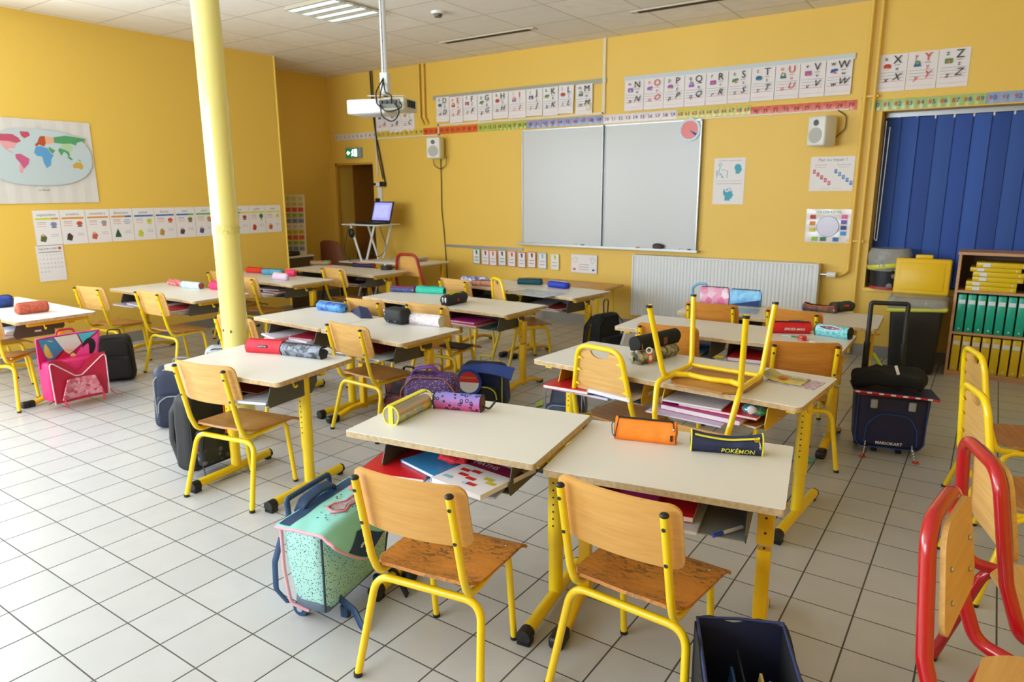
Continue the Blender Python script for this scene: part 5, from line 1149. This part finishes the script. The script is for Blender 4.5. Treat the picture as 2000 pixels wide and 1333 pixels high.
LD = [
 ('D10', 'left wall desk', [[(.3, .1, .3, .28, .012, 3, '#a8a4c8', 0, 'lavender workbook'), (.6, .12, .26, .26, .012, -6, '#d8ccd8', .013, 'pale pink exercise book')], [(.4, .12, .42, .26, .03, 2, '#1f3aa8', .0, 'thick royal blue folder'), (.6, .08, .28, .26, .012, -8, '#b8383c', .031, 'red exercise book'), (.3, .1, .24, .2, .01, 6, '#e6e4ea', .031, 'white booklet')]]),
 ('D11', 'desk with the lilac case', [[(.4, .13, .3, .26, .012, 0, '#2a3050', 0, 'dark folder')], [(.35, .1, .3, .28, .012, -6, '#d8dce8', 0, 'white exercise book'), (.45, .1, .26, .24, .02, 5, '#2f4a7a', .013, 'denim blue folder'), (.6, .12, .24, .22, .014, -4, '#b03a4a', .034, 'crimson notebook'), (.4, .13, .28, .18, .01, 8, '#9a9ab0', .049, 'silver grey pouch book')]]),
 ('D12', 'far left desk', [[(.4, .12, .3, .26, .014, 0, '#3a7a4a', 0, 'green folder')], [(.4, .12, .34, .26, .01, 0, '#9a8e86', 0, 'grey-brown exercise book'), (.4, .14, .3, .22, .012, 3, '#5a2a30', .011, 'dark maroon folder')]]),
 ('D13', 'left edge desk', [[(.4, .12, .3, .26, .012, 0, '#b8a8c8', 0, 'lilac book')], [(.66, .06, .26, .28, .022, 6, '#3a84d8', 0, 'bright blue exercise book'), (.76, .08, .2, .26, .012, -10, '#e4dcea', .023, 'white and red striped exercise book'), (.72, .1, .22, .24, .012, 4, '#c8d4ee', .036, 'pale blue exercise book')]]),
 ('D14', 'nearest long right desk', [[(.16, .09, .24, .28, .016, 6, '#c81e28', .014, 'red exercise book'), (.3, .12, .34, .28, .012, 0, '#b8a0d0', 0, 'violet folder'), (.62, .12, .2, .26, .012, -14, '#3a9ad8', .014, 'sky blue slate'), (.74, .08, .24, .26, .018, -6, '#d8d4dc', .028, 'illustrated maths textbook')],
   [(.3, .08, .34, .28, .008, 0, '#c8b8dc', 0, 'lilac printed sheet pile'), (.42, .1, .36, .22, .022, -2, '#b82a8a', .009, 'thick magenta textbook'), (.55, .12, .34, .2, .012, 1, '#d0242e', .032, 'narrow red folder'), (.3, .12, .26, .22, .008, 4, '#e2e0ea', .045, 'white workbook'), (.8, .12, .16, .2, .012, -10, '#a8662e', .0, 'brown-covered book')]]),
 ('D16', 'middle right desk', [[(.45, .1, .38, .28, .016, 2, '#2a7ac8', 0, 'blue textbook'), (.4, .12, .3, .24, .01, -3, '#b85a2e', .017, 'rust orange book')], [(.35, .07, .36, .28, .014, 8, '#d4d4ea', 0, 'white exercise book pile'), (.4, .1, .34, .26, .022, 4, '#b8202a', .015, 'red folder')]]),
 ('D18', 'farthest right desk', [[(.4, .12, .3, .26, .012, 0, '#303848', 0, 'dark folder')], [(.4, .12, .3, .26, .012, 0, '#3a3a44', 0, 'black folder')]]),
]
for key, nm, two in LD:
    for i, items in enumerate(two):
        for (fx, y, w, d, th, rot, col, z, lab) in items: book(key, i, fx, y, w, d, th, rot, col, '%s in the %s tray of the %s' % (lab, ('left', 'right')[i], nm), z)
# maths textbook with a printed cover on the front left desk
o = book('D1', 0, .78, .06, .21, .27, .016, -14, '#e2e0e8', 'maths textbook with a maroon title band in the tray of the front left desk', .026, text=None)
b = MB(); b.rect(-.104, .015, .104, .075, .0165, G('maroon_band', '#8a1f45', rough=.3)); b.text('MATHS', .032, paper, Matrix.Translation((-.03, .045, .0172)))
for (x, y, c) in ((-.06, 0, '#c8302a'), (-.02, .01, '#c8302a'), (-.04, -.03, '#c8302a'), (.0, -.04, '#c8302a'), (.03, -.07, '#c8302a'), (.05, -.01, '#c4b83a'), (.075, -.03, '#c4b83a'), (-.07, -.07, '#8fb8d8')): b.rect(x-.018, y-.032, x+.018, y-.014, .0167, G('print_'+c, c, rough=.3))
b.text('CP', .02, inkb, Matrix.Translation((.01, -.1, .017)))
b.build('printed_cover', o)
x0, x1, zb = tray_local('D1', 0); Mw = Matrix.Translation(DESKS['D1'][0].location) @ DESKS['D1'][0].rotation_euler.to_matrix().to_4x4(); P = Mw @ Vector((x0+(x1-x0)*.47, .12, zb+.028))
b = MB(); b.ball((0, 0, .02), (.06, .035, .018), G('red_crepe', '#cf2636', rough=.8, bump=.8, bscale=60), seg=24, fn=lambda v: v*(1+.5*noise.noise(v*45))); b.build('crumpled_cloth', loc=P, label='crumpled red paper tissue in the tray of the front left desk', cat='tissue')
x0, x1, zb = tray_local('D2', 0); Mw = Matrix.Translation(DESKS['D2'][0].location) @ DESKS['D2'][0].rotation_euler.to_matrix().to_4x4(); P = Mw @ Vector((x1-.035, .08, zb+.006))
t = thing('pen', 'blue felt pen lying in the right corner of the front right desk tray', 'pen', P, DESKS['D2'][0].rotation_euler.z+.9); MB().cyl((-.05, 0, 0), (.03, 0, 0), .0055, white_p, 10).build('barrel', t); MB().cyl((-.08, 0, 0), (-.045, 0, 0), .006, G('pen_blue', '#2b50c8', rough=.3), 10).build('cap', t)
x0, x1, zb = tray_local('D14', 1); Mw = Matrix.Translation(DESKS['D14'][0].location) @ DESKS['D14'][0].rotation_euler.to_matrix().to_4x4(); P = Mw @ Vector((x0+(x1-x0)*.86, .09, zb+.045))
b = MB(); b.ball((0, 0, .01), (.055, .04, .025), G('teal_sequin', '#1f9aa0', '#9adcd8', rough=.15, metal=.5, kind='cells', scale=120), fn=lambda v: v*(1+.15*noise.noise(v*30))); b.ball((-.005, -.03, .016), (.022, .012, .02), paper); b.build('sequin_pouch', loc=P, label='teal sequined pouch with a white pompom in the right tray of the nearest long desk', cat='pouch')

# ================================================================== SCHOOL BAGS
def strap(t, pts, m, w=.014, th=.002, name='strap', up=(0, 0, 1), rad=.04): return MB().tube(pts, 1, m, 8, rad=rad, flat=(w, th, up)).build(name, t)
def softbox(w, d, h, m, bev=.03, amp=.02, taper=0, seed=0, lean=0, cuts=5):
    b = MB(); b.box((0, 0, h/2), (w, d, h), m, bev=bev, seg=3, cuts=cuts, fn=lambda v: (v.x*(1-taper*(v.z/h+.5))*(1+amp*noise.noise(Vector((v.x, v.y, v.z))*9+Vector((seed, 0, 0)))), v.y*(1-taper*(v.z/h+.5))*(1+2*amp*noise.noise(Vector((v.x, v.y, v.z))*11+Vector((seed, 3, 0))))+lean*(v.z+h/2), v.z)); return b
# mint wheeled satchel in front
t = thing('wheeled_satchel', 'mint green wheeled school satchel with pink piping and navy handle in the foreground', 'school bag', (.297, .722, 0), R_(103))
mint = G('mint_fabric', '#96e0d8', rough=.5); mdot = G('mint_confetti', '#a9dcd6', '#2f5f78', rough=.5, kind='dots', scale=130); bnavy = G('bag_navy', '#1f4068', rough=.6); pinkp = G('pink_piping', '#e0a8b8', rough=.45); greyb = G('grey_trim', '#5c6c80', rough=.5)
b = MB(); b.box((0, .02, .20), (.39, .165, .30), mdot, bev=.035, seg=3, cuts=4, fn=lambda v: (v.x*(1-.10*max(0, -v.z/.15)), v.y*(1-.22*max(0, -v.z/.15))+.01*(v.z/.15), v.z*(1+.02*noise.noise(Vector(v)*12)))); b.build('body', t)
b = MB(); b.box((0, .02, .075), (.365, .14, .07), greyb, bev=.03, seg=3); b.build('base_panel', t)
def flapf(u, v):
    x = (u-.5)*.42
    if v < .55: y = .11-.18*v/.55; z = .352+.006*math.sin(PI*u)
    else:
        q = (v-.55)/.45; y = -.07-.045*q; z = .352-.155*q*(1-.80*abs((u-.40)/(.40 if u < .40 else .60))**1.2)
    return (x, y, z+.004*noise.noise(Vector((u*6, v*6, 0))))
fl = MB().grid(flapf, 20, 20, mint, thick=.006).build('flap', t)
MB().tube([Vector(flapf(0, v/14)) for v in range(15)]+[Vector(flapf(u/20, 1)) for u in range(1, 20)]+[Vector(flapf(1, 1-v/14)) for v in range(15)], .006, pinkp, 8).build('piping', fl)
b = MB(); b.grid(lambda u, v: Vector(flapf(.02+.96*u, .02+.13*v))+Vector((0, 0, .008)), 14, 4, bnavy); b.build('navy_band', fl)
b = MB(); b.grid(lambda u, v: Vector(flapf(.40+(u-.5)*.5*(.15+.85*v), .72+.27*v))+Vector((0, -.008, .004)), 10, 6, bnavy); b.build('navy_tip', fl)
b = MB(); 
for (u, v, s) in ((.36, .87, .006), (.43, .84, .011), (.40, .93, .005)):
    c_ = Vector(flapf(u, v)) + Vector((0, -.012, .006))
    for q in range(5): b.ball(c_+Vector((s*math.cos(q*1.257), -s*.3*math.sin(q*1.257), s*math.sin(q*1.257))), (s*.6, .0015, s*.6), paper, seg=8)
b.build('flower_print', fl)
b = MB(); pk = G('pink_applique', '#d98596', rough=.3); gl = G('glitter_silver', '#c8bcd2', '#f2e8f4', rough=.1, metal=.7, kind='cells', scale=300)
def onflap(u, v, dz=.004): return Vector(flapf(u, v))+Vector((0, 0, dz+.006))
b.ball(onflap(.78, .24), (.026, .020, .008), pk, seg=12, fn=lambda q: q*(1+.1*noise.noise(q*90))); b.build('pompom', fl)
b = MB(); b.tube([onflap(u_, v_) for u_, v_ in ((.36, .28), (.30, .40), (.36, .50), (.46, .46), (.56, .50), (.66, .46), (.62, .36), (.5, .38), (.44, .28))], .005, pk, 8, closed=True); b.build('pink_outline', fl)
b = MB(); b.add([onflap(u_, v_, .005) for u_, v_ in ((.38, .30), (.34, .40), (.38, .47), (.46, .43), (.56, .47), (.63, .44), (.60, .38), (.5, .40), (.43, .30))], [list(range(9))], gl); b.build('glitter_panel', fl)
b = MB(); cols_ = [pk, G('dot_navy', '#1f3560'), G('dot_yellow', '#d8c83a'), G('dot_teal', '#3fa89a')]
for k in range(46):
    a = random.random()*6.28; r = random.uniform(.2, .32); b.ball(onflap(.5+r*1.05*math.cos(a), min(.53, max(.17, .38+r*.55*math.sin(a))), .003), (.0035, .0035, .001), cols_[k % 4], seg=6)
b.build('confetti_print', fl)

for s in (-1, 1):
    MB().tube([(s*.197, .10, .34), (s*.198, .10, .20), (s*.190, .09, .07), (s*.175, .03, .045)], .006, pinkp, 8, rad=.03).build('side_piping', t)
    MB().tube([(s*.196, -.055, .33), (s*.196, -.055, .2), (s*.180, -.04, .06)], .004, G('dark_seam', '#3a4450'), 8, rad=.02).build('seam', t)
    w = MB().cyl((s*.14-.015, .085, .028), (s*.14+.015, .085, .028), .028, bnavy, 20).build('wheel', t); MB().cyl((s*.14+s*.014, .085, .028), (s*.14+s*.018, .085, .028), .012, screw_m, 12).build('hub', w)
    MB().box((s*.10, -.06, .022), (.022, .03, .044), bnavy, bev=.004).build('foot', t)
MB().tube([(-.09, .115, .345), (-.08, .10, .385), (.0, .095, .398), (.08, .10, .385), (.09, .115, .345)], 1, bnavy, 10, rad=.03, flat=(.020, .007, (0, 1, 0))).build('carry_handle', t)
b = MB(); b.tube([(-.115, .13, .28), (-.115, .14, .40), (.115, .14, .40), (.115, .13, .28)], .010, bnavy, 10, rad=.012); b.build('trolley_handle', t)
strap(t, [(-.19, .11, .30), (-.205, .13, .22), (-.205, .135, .12), (-.18, .11, .06)], bnavy, .012, .002, 'shoulder_strap', (0, 1, 0))
strap(t, [(.12, -.06, .08), (.13, -.12, .05), (.10, -.17, .012), (.07, -.20, .008)], black_p, .014, .002, 'buckle_strap')
strap(t, [(-.12, -.05, .08), (-.12, -.11, .045), (-.14, -.15, .010), (-.15, -.17, .006)], bnavy, .014, .003, 'buckle_strap')
b = MB(); b.ball((.16, -.16, .03), (.03, .03, .028), black_p, seg=10); b.build('buckle', t)

# pink satchel with raised flap hung on the left edge desk
t = thing('satchel', 'open hot pink satchel with raised patchwork flap at the left edge desk', 'school bag', (-2.955, 1.27, .03), R_(90))
pk1 = G('hot_pink_bag', '#d8246c', rough=.5); rs = G('raspberry', '#b8183c', rough=.5); ppat = G('pink_confetti', '#e6a0b4', '#b8404a', rough=.5, kind='cells', scale=46)
b = MB(); b.grid(lambda u, v: ((u-.5)*.35*(1-.08*(1-v)), -.085+.02*math.sin(PI*u)*v-.0, .03+v*(.29-.10*math.exp(-((u-.5)/.18)**2))), 18, 10, rs, thick=.006); b.build('front_panel', t)
b = MB(); b.box((0, .03, .165), (.345, .15, .27), pk1, bev=.02, seg=2); b.build('body', t)
b = MB(); b.grid(lambda u, v: ((u-.5)*.26*(1-.35*v), -.108+.02*math.sin(PI*u), .05+v*.13), 10, 6, ppat, thick=.008); b.build('front_pocket', t)
def pf(u, v): return ((u-.5)*(.36+.03*v), .05-.05*v+.02*math.sin(PI*u), .25+.21*v)
fl = MB().grid(pf, 10, 8, pk1, thick=.006).build('flap', t)
for (quad, c0_, blob, c1_) in ((((.03, .97), (.26, .97), (.44, .55), (.16, .10)), '#3f88b8', (.20, .60, .10, .30), '#dcc060'), (((.28, .97), (.64, .97), (.72, .62), (.50, .30)), '#dcd6d4', (.53, .68, .11, .26), '#e0c880'),
        (((.66, .97), (.96, .97), (.76, .66), (.74, .64)), '#46b4c4', None, None), (((.98, .92), (.98, .12), (.60, .20), (.76, .62)), '#e8509a', (.84, .48, .11, .30), '#221a24'), (((.18, .06), (.46, .50), (.60, .10), (.40, .02)), '#c8283c', (.40, .18, .08, .14), '#e0b8a8'), (((.50, .26), (.58, .36), (.72, .12), (.62, .04)), '#e8d88a', None, None)):
    b = MB(); b.add([Vector(pf(*q))+Vector((0, -.008, 0)) for q in quad], [[0, 3, 2, 1]], G('patch_'+c0_, c0_, rough=.5))
    if blob: b.add([Vector(pf(blob[0]+blob[2]*math.cos(PI*k/9), blob[1]+blob[3]*math.sin(PI*k/9)))+Vector((0, -.0095, 0)) for k in range(18)], [list(range(18))], G('blob_'+c1_, c1_, rough=.5))
    b.build('flap_patch', fl)
MB().tube([pf(0, v/6) for v in range(7)]+[pf(u/8, 1) for u in range(1, 9)]+[pf(1, 1-v/6) for v in range(1, 7)], .005, G('magenta_pipe', '#e0409a', rough=.4), 8).build('piping', fl)
MB().tube([(-.17, -.09, .03), (-.175, -.09, .32), (-.02, -.07, .19), (.02, -.07, .19), (.175, -.09, .32), (.17, -.09, .03)], .004, G('pale_pink_pipe', '#e8c0cc', rough=.4), 8, rad=.02).build('front_piping', t)
MB().tube([(-.06, .04, .44), (-.05, .05, .49), (.05, .05, .49), (.06, .04, .44)], .008, rs, 8, rad=.03).build('carry_handle', t)
for s in (-1, 1): strap(t, [(s*.12, -.10, .06), (s*.12, -.12, .03), (s*.115, -.125, .0)], rs, .012, .003, 'buckle_strap')
MB().tube([(.17, -.09, .06), (.20, -.10, .02), (.24, -.12, .006)], .003, rs, 6).build('drawstring', t); MB().tube([(-.17, -.09, .06), (-.20, -.10, .05), (-.22, -.12, .05)], .003, G('dark_cord', '#333333'), 6).build('drawstring', t)

def backpack(name, loc, rz, w, d, h, m, label, pocket=None, trim=None, lean=0, handle=True, straps=True, tilt=0, seed=0, cat='school bag', group=None, taper=.12):
    t = thing(name, label, cat, loc, (tilt, 0, rz), group)
    softbox(w, d, h, m, bev=min(w, d)*.28, amp=.03, taper=taper, seed=seed, lean=lean).build('body', t)
    p = MB(); p.box((0, -d*.5-.012+lean*h*.3, h*.33), (w*.78, .05, h*.48), pocket or m, bev=.022, seg=3); p.build('front_pocket', t)
    tm = trim or black_p
    MB().tube([(-w*.36, -d*.5-.036+lean*h*.3, h*.30), (-w*.34, -d*.5-.038+lean*h*.3, h*.48), (-w*.2, -d*.5-.036+lean*h*.3, h*.56), (w*.2, -d*.5-.036+lean*h*.3, h*.56), (w*.34, -d*.5-.038+lean*h*.3, h*.48), (w*.36, -d*.5-.036+lean*h*.3, h*.30)], .0035, tm, 8, rad=.05).build('zipper', t)
    MB().tube([(-w*.42, -d*.42, h*.10), (-w*.43, -d*.44, h*.80), (-w*.25, -d*.36+lean*h, h*.97), (w*.25, -d*.36+lean*h, h*.97), (w*.43, -d*.44, h*.80), (w*.42, -d*.42, h*.10)], .004, tm, 8, rad=.06).build('piping', t)
    if handle: MB().tube([(-.045, d*.25+lean*h, h*.96), (-.04, d*.25+lean*h, h+.035), (.04, d*.25+lean*h, h+.035), (.045, d*.25+lean*h, h*.96)], 1, tm, 8, rad=.02, flat=(.011, .004, (0, 1, 0))).build('carry_handle', t)
    if straps:
        for s in (-1, 1): strap(t, [(s*w*.22, d*.5, h*.92), (s*w*.3, d*.5+.05, h*.7), (s*w*.34, d*.5+.05, h*.35), (s*w*.36, d*.5, h*.12)], tm, .022, .006, 'shoulder_strap', (0, 1, 0))
    return t
blk = G('bag_black', '#17181c', rough=.7, bump=.1, bscale=40)
backpack('backpack', (-3.40, 1.76, 0), R_(60), .26, .18, .35, blk, 'black school bag standing right behind the pink satchel', seed=1)
backpack('backpack', (-1.97, 1.46, .0), R_(48), .33, .16, .38, G('bag_dark_navy', '#252f4a', rough=.55), 'dark navy school bag with grey piping standing left of the column desk', trim=G('grey_pipe', '#8d93a0'), pocket=G('bag_navy_pocket', '#1c2338'), seed=2)
t = backpack('backpack', (-1.19, 1.12, .03), R_(96), .29, .15, .40, blk, 'black patterned backpack with orange details hanging inside the column desk', pocket=G('bag_swirl', '#23262f', '#5a6478', rough=.5, kind='dots', scale=22), trim=G('bag_blk_trim', '#0f1012'), seed=3)
strap(t, [(-.10, -.09, .06), (-.11, -.12, .0), (-.13, -.16, -.035), (-.17, -.20, -.040)], black_p, .007, .002, 'loose_strap')
for z in (.16, .13): MB().ball((-.12, -.085, z), (.014, .01, .008), G('neon_orange_cord', '#f05a1e'), seg=8).build('orange_cord_lock', t)
MB().tube([(.03, -.125, .34), (.03, -.125, .18)], .004, G('orange_line', '#d8501e'), 6).build('orange_stripe', t)
pur = G('bag_purple', '#4a2a6a', '#a88ab8', rough=.55, kind='dots', scale=90)
t = backpack('backpack', (-.43, 2.03, .0), R_(24), .36, .20, .43, pur, 'purple dotted backpack with copper zippers beside the white floral case desk', pocket=G('bag_plum', '#3a1f44', rough=.55), trim=G('copper_trim', '#8a5238', rough=.4), seed=4, taper=.22)
MB().tube([(-.11, -.02, .36), (-.10, -.03, .455), (.02, -.03, .475), (.06, -.0, .40)], 1, G('bag_violet', '#6a3fa0', rough=.5), 8, rad=.05, flat=(.02, .006, (0, 1, 0))).build('top_loop', t)
t = backpack('backpack', (-.64, 2.79, .0), R_(20), .34, .2, .30, G('bag_royal', '#1f2f6a', '#15181f', rough=.5, kind='noise', scale=9), 'blue and black school bag with round red and white badge and yellow handle', pocket=G('bag_blk2', '#15171c'), trim=G('bag_yellow', '#d8d83a', rough=.45), seed=5)
b = MB(); b.grid(lambda u, v: (-.12+.36*u, -.12-.10*v*(u), .30+.02*math.sin(PI*u)-.05*v), 8, 6, G('bag_flap_blue', '#21449c', rough=.45), thick=.01); b.build('flap', t)
b = MB(); M_ = Matrix(((1, 0, 0, -.06), (0, 0, -1, -.150), (0, 1, 0, .20), (0, 0, 0, 1)))
b.cyl((0, 0, -.01), (0, 0, .004), .088, G('bag_flap_blue', '#21449c'), 28, M=M_); b.disc(0, 0, .070, .0048, paper, M_, 28)
b.flatp([(.070*math.cos(PI*k/14), .070*math.sin(PI*k/14)) for k in range(15)], .0054, G('badge_red', '#d0262a', rough=.4), M_); b.text('POKEMON', .022, G('badge_gold', '#c8a83a'), M_, 0, .03, z=.006)
b.build('round_badge', t)
t = backpack('drawstring_bag', (-.46, 4.19, .04), R_(76), .34, .14, .40, G('bag_cloth_black', '#15161a', rough=.85), 'black cloth bag hanging from the hook of the desk near the radiator', seed=6, handle=False, taper=.3)
strap(t, [(-.02, 0, .38), (-.03, 0, .50), (0, 0, .52), (.03, 0, .50), (.02, 0, .38)], black_p, .006, .002, 'hanging_loop', (0, 1, 0))
b = MB(); b.box((.12, -.09, .22), (.12, .02, .18), paper, M=Matrix.Rotation(.4, 4, 'Y')); b.build('paper_sheaf', loc=(-.44, 4.12, .10), rot=R_(70), label='sheaf of striped papers sticking out of the black cloth bag', cat='paper')
t = backpack('backpack', (.045, 2.70, .0), R_(15), .26, .18, .32, G('bag_slate', '#3f4a66', '#262c40', rough=.6, kind='noise', scale=8), 'slate blue pointed backpack beside the left leg of the nearest long desk', seed=7, taper=.45, trim=G('slate_trim', '#8a92a8'))
backpack('backpack', (-2.09, 2.30, .0), R_(60), .26, .15, .36, G('bag_red_grey', '#b84a58', '#5a5a68', rough=.6, kind='noise', scale=6), 'red and grey school bag under the left end of the blue case desk', seed=8)
backpack('backpack', (-2.32, 1.98, .0), R_(40), .26, .16, .36, G('bag_grey_print', '#8f98a4', '#c4cbd0', rough=.6, kind='noise', scale=24), 'pale grey patterned school bag behind the column', seed=9)
backpack('backpack', (-2.97, 3.42, .03), R_(80), .30, .15, .36, blk, 'black school bag hanging at the right end of the lilac case desk', seed=10)
backpack('backpack', (-.98, 2.40, .0), R_(10), .26, .16, .26, G('bag_black_red', '#1d1d24', '#a83030', rough=.6, kind='noise', scale=7), 'black and red school bag on the floor under the blue case desk', seed=11)
t = thing('trolley_bag', 'school trolley with light blue telescopic handle in front of the radiator', 'school bag', (.14, 4.62, 0), R_(10))
softbox(.30, .2, .34, G('bag_lightblue', '#5a86b0', rough=.5), bev=.04).build('body', t); MB().tube([(-.06, .11, .30), (-.06, .11, .63), (-.02, .11, .66), (.05, .11, .66), (.06, .11, .30)], .011, G('handle_blue', '#7fb4dc', rough=.35), 10, rad=.02).build('trolley_handle', t)
# navy trolley bag with lettering
t = thing('wheeled_satchel', 'navy wheeled satchel with chequered tabs and tall black handle beside the middle right desk', 'school bag', (1.685, 3.37, 0), R_(13))
nv = G('bag_deep_navy', '#1a1d48', rough=.55); rdp = G('bag_red_trim', '#b8283a', rough=.5); chk = G('checker_tab', '#f0f0f0', '#111111', kind='check', scale=90)
b = MB(); b.box((0, 0, .19), (.35, .20, .31), nv, bev=.035, seg=3, cuts=3, fn=lambda v: (v.x*(1+.04*v.z/.15), v.y*(1-.0*v.z), v.z)); b.build('body', t)
b = MB(); b.grid(lambda u, v: ((u-.5)*.40, .08-.24*v, .352+.012*v-.015*u), 10, 6, nv, thick=.008); fl = b.build('flap', t)
b = MB(); b.tube([((u/16-.5)*.40, -.161, .364-.015*u/16) for u in range(17)], .006, rdp, 8); b.build('flap_trim', fl)
for k in range(7): b = MB(); b.box((-.18+.056*k, -.1675, .364-.013*(k/7)), (.022, .003, .008), paper); b.build('white_dash', fl)
MB().tube([(-.17, -.10, .335), (.17, -.10, .335)], .006, rdp, 8).build('red_trim', t)
MB().tube([(-.12, -.104, .07), (-.115, -.106, .17), (-.06, -.106, .235), (.08, -.106, .235), (.125, -.106, .16), (.13, -.104, .07)], .0028, G('bag_blue_line', '#2450a0'), 8, rad=.06).build('pocket_piping', t)
MB().tube([(-.165, -.10, .32), (-.165, -.10, .08), (-.14, -.10, .045), (.14, -.10, .045), (.165, -.10, .08), (.165, -.10, .32)], .0025, MATS['bag_blue_line'], 8, rad=.02).build('body_piping', t)
b = MB(); b.text('MARIOKART', .023, paper, Matrix(((1, 0, 0, .0), (0, 0, -1, -.1035), (0, 1, 0, .072), (0, 0, 0, 1))), bold=.015); b.build('lettering', t)
for s in (-1, 1):
    MB().box((s*.09, -.112, .29), (.035, .012, .05), G('grey_buckle', '#a4a8b2', rough=.4), bev=.006).build('buckle', t)
    strap(t, [(s*.11, -.095, .07), (s*.115, -.115, .04), (s*.12, -.145, .012)], chk, .013, .002, 'chequered_tab')
    MB().cyl((s*.14-.012, .07, .027), (s*.14+.012, .07, .027), .027, black_p, 18).build('wheel', t)
    MB().box((s*.06, -.03, .02), (.03, .03, .04), black_p, bev=.004).build('foot', t)
    MB().grid(lambda u, v: (s*.125+.03*(u-.5), -.15-.03*v, .004+.006*math.sin(u*9)), 6, 3, G('red_fringe', '#e0301e'), thick=.001).build('fringe', t)
b = MB(); b.tube([(-.13, .115, .20), (-.13, .115, .80), (.05, .115, .80), (.05, .115, .20)], .0125, black_p, 10, rad=.012); b.build('trolley_handle', t)
b = MB(); b.tube([(-.13, .115, .10), (-.13, .115, .58)], .017, black_p, 10); b.tube([(.05, .115, .10), (.05, .115, .58)], .017, black_p, 10); b.build('handle_sleeve', t)
strap(t, [(-.10, .09, .52), (-.06, .06, .46), (-.02, .03, .39)], G('lime_strap', '#b8cc3a'), .012, .003, 'lime_strap')
b = MB(); b.box((0, 0, .04), (.36, .23, .07), G('coat_black', '#101114', rough=.95), bev=.033, seg=4, cuts=6, fn=lambda v: Vector((v.x*(1-.25*(v.y/.12)**2), v.y, v.z*(1+.5*noise.noise(v*14))-.10*v.x*v.x/.16))+v*(.22*noise.noise(v*8+Vector((4, 0, 0))))); 
co = b.build('coat_cloth', None); t2 = thing('coat', 'black jacket folded on top of the navy wheeled satchel', 'coat', (1.66, 3.355, .385), R_(13)); co.parent = t2; 
MB().box((.06, -.075, .075), (.014, .004, .05), paper, M=Matrix.Rotation(-.35, 4, 'Y')).build('reflective_tab', t2)
# black open bag, bottom of the photo
t = thing('open_bag', 'black open-topped school bag on the floor at the bottom edge of the photo', 'school bag', (1.685, .71, 0), R_(25))
bb = G('bag_ink', '#0e0f15', rough=.85, bump=.1, bscale=40); lin_ = G('bag_lining_navy', '#161b3a', rough=.7)
def wallp(x0, y0, x1, y1, h0, h1, m, bow=.0, nm='side'):
    MB().grid(lambda u, v: (x0+(x1-x0)*u+bow*math.sin(PI*u)*(y1-y0)*3*v, y0+(y1-y0)*u-bow*math.sin(PI*u)*(x1-x0)*3*v, v*(h0+(h1-h0)*u)+.008*math.sin(u*11)*v), 14, 8, m, thick=.007).build(nm, t)
wallp(-.10, -.18, -.10, .16, .30, .33, bb); wallp(-.10, .16, .11, .16, .33, .335, lin_); wallp(.11, .16, .11, -.18, .335, .31, bb); wallp(.11, -.18, -.10, -.18, .31, .30, bb)
MB().box((0, -.01, .01), (.22, .36, .02), bb, bev=.008).build('base', t)
MB().tube([(-.10, -.18, .303), (-.10, .0, .318), (-.10, .16, .333), (.0, .16, .34), (.11, .16, .338), (.11, .0, .325), (.11, -.18, .312), (-.10, -.18, .303)], .0045, G('navy_binding', '#26305a'), 8).build('binding', t)
MB().grid(lambda u, v: (-.02+.02*math.sin(v*2), -.14+.26*u, .03+.25*v), 6, 6, black_p, thick=.004).build('divider', t)
for (x, col, lab, hgt) in ((.02, '#c8a860', 'tan folder standing inside the black open bag', .24), (.045, '#c8d0dc', 'pale grey exercise book standing inside the black open bag', .22), (-.05, '#1f3a6a', 'dark blue folder standing inside the black open bag', .25)):
    Mw = Matrix.Translation(t.location) @ t.rotation_euler.to_matrix().to_4x4(); P = Mw @ Vector((x, -.04, .024))
    b = MB(); b.box((0, 0, hgt/2), (.006, .2, hgt), G('folder_'+col, col, rough=.5), M=Matrix.Rotation(.10, 4, 'Y')); b.build('folder', loc=P, rot=R_(25), label=lab, cat='folder')
# things on the floor and on a seat
b = MB(); b.ball((0, 0, .012), (.055, .045, .012), G('turquoise_tissue', '#4ab0c0', rough=.8), seg=22, fn=lambda v: v*(1+.7*noise.noise(v*40))); p = at(1566, 902, 0); b.build('tissue', loc=(p.x, p.y, .004), label='crumpled turquoise tissue on the floor beside the nearest long desk', cat='tissue')
b = MB(); b.box((0, 0, 0), (.04, .02, .014), G('pale_eraser', '#b8d4d4'), bev=.002); p = at(1615, 852, 0); b.build('eraser', loc=(p.x, p.y, .0075), rot=.4, label='pale blue eraser dropped on the floor by the navy wheeled satchel', cat='eraser')
b = MB(); b.grid(lambda u, v: ((u-.5)*.05, (v-.5)*.10, .02*u), 4, 4, G('neon_green_card', '#b8e060', rough=.5), thick=.001); p = at(1053, 792, 0); b.build('card_scrap', loc=(p.x, p.y, .002), rot=.5, label='neon green card scrap on the floor behind the left front desk', cat='card')

b = MB(); b.box((0, 0, .006), (.20, .13, .010), black_p, bev=.002); b.build('folder', loc=(-.93, 2.86, .3605), rot=R_(8), label='thin black folder lying on the chair seat behind the purple backpack', cat='folder')
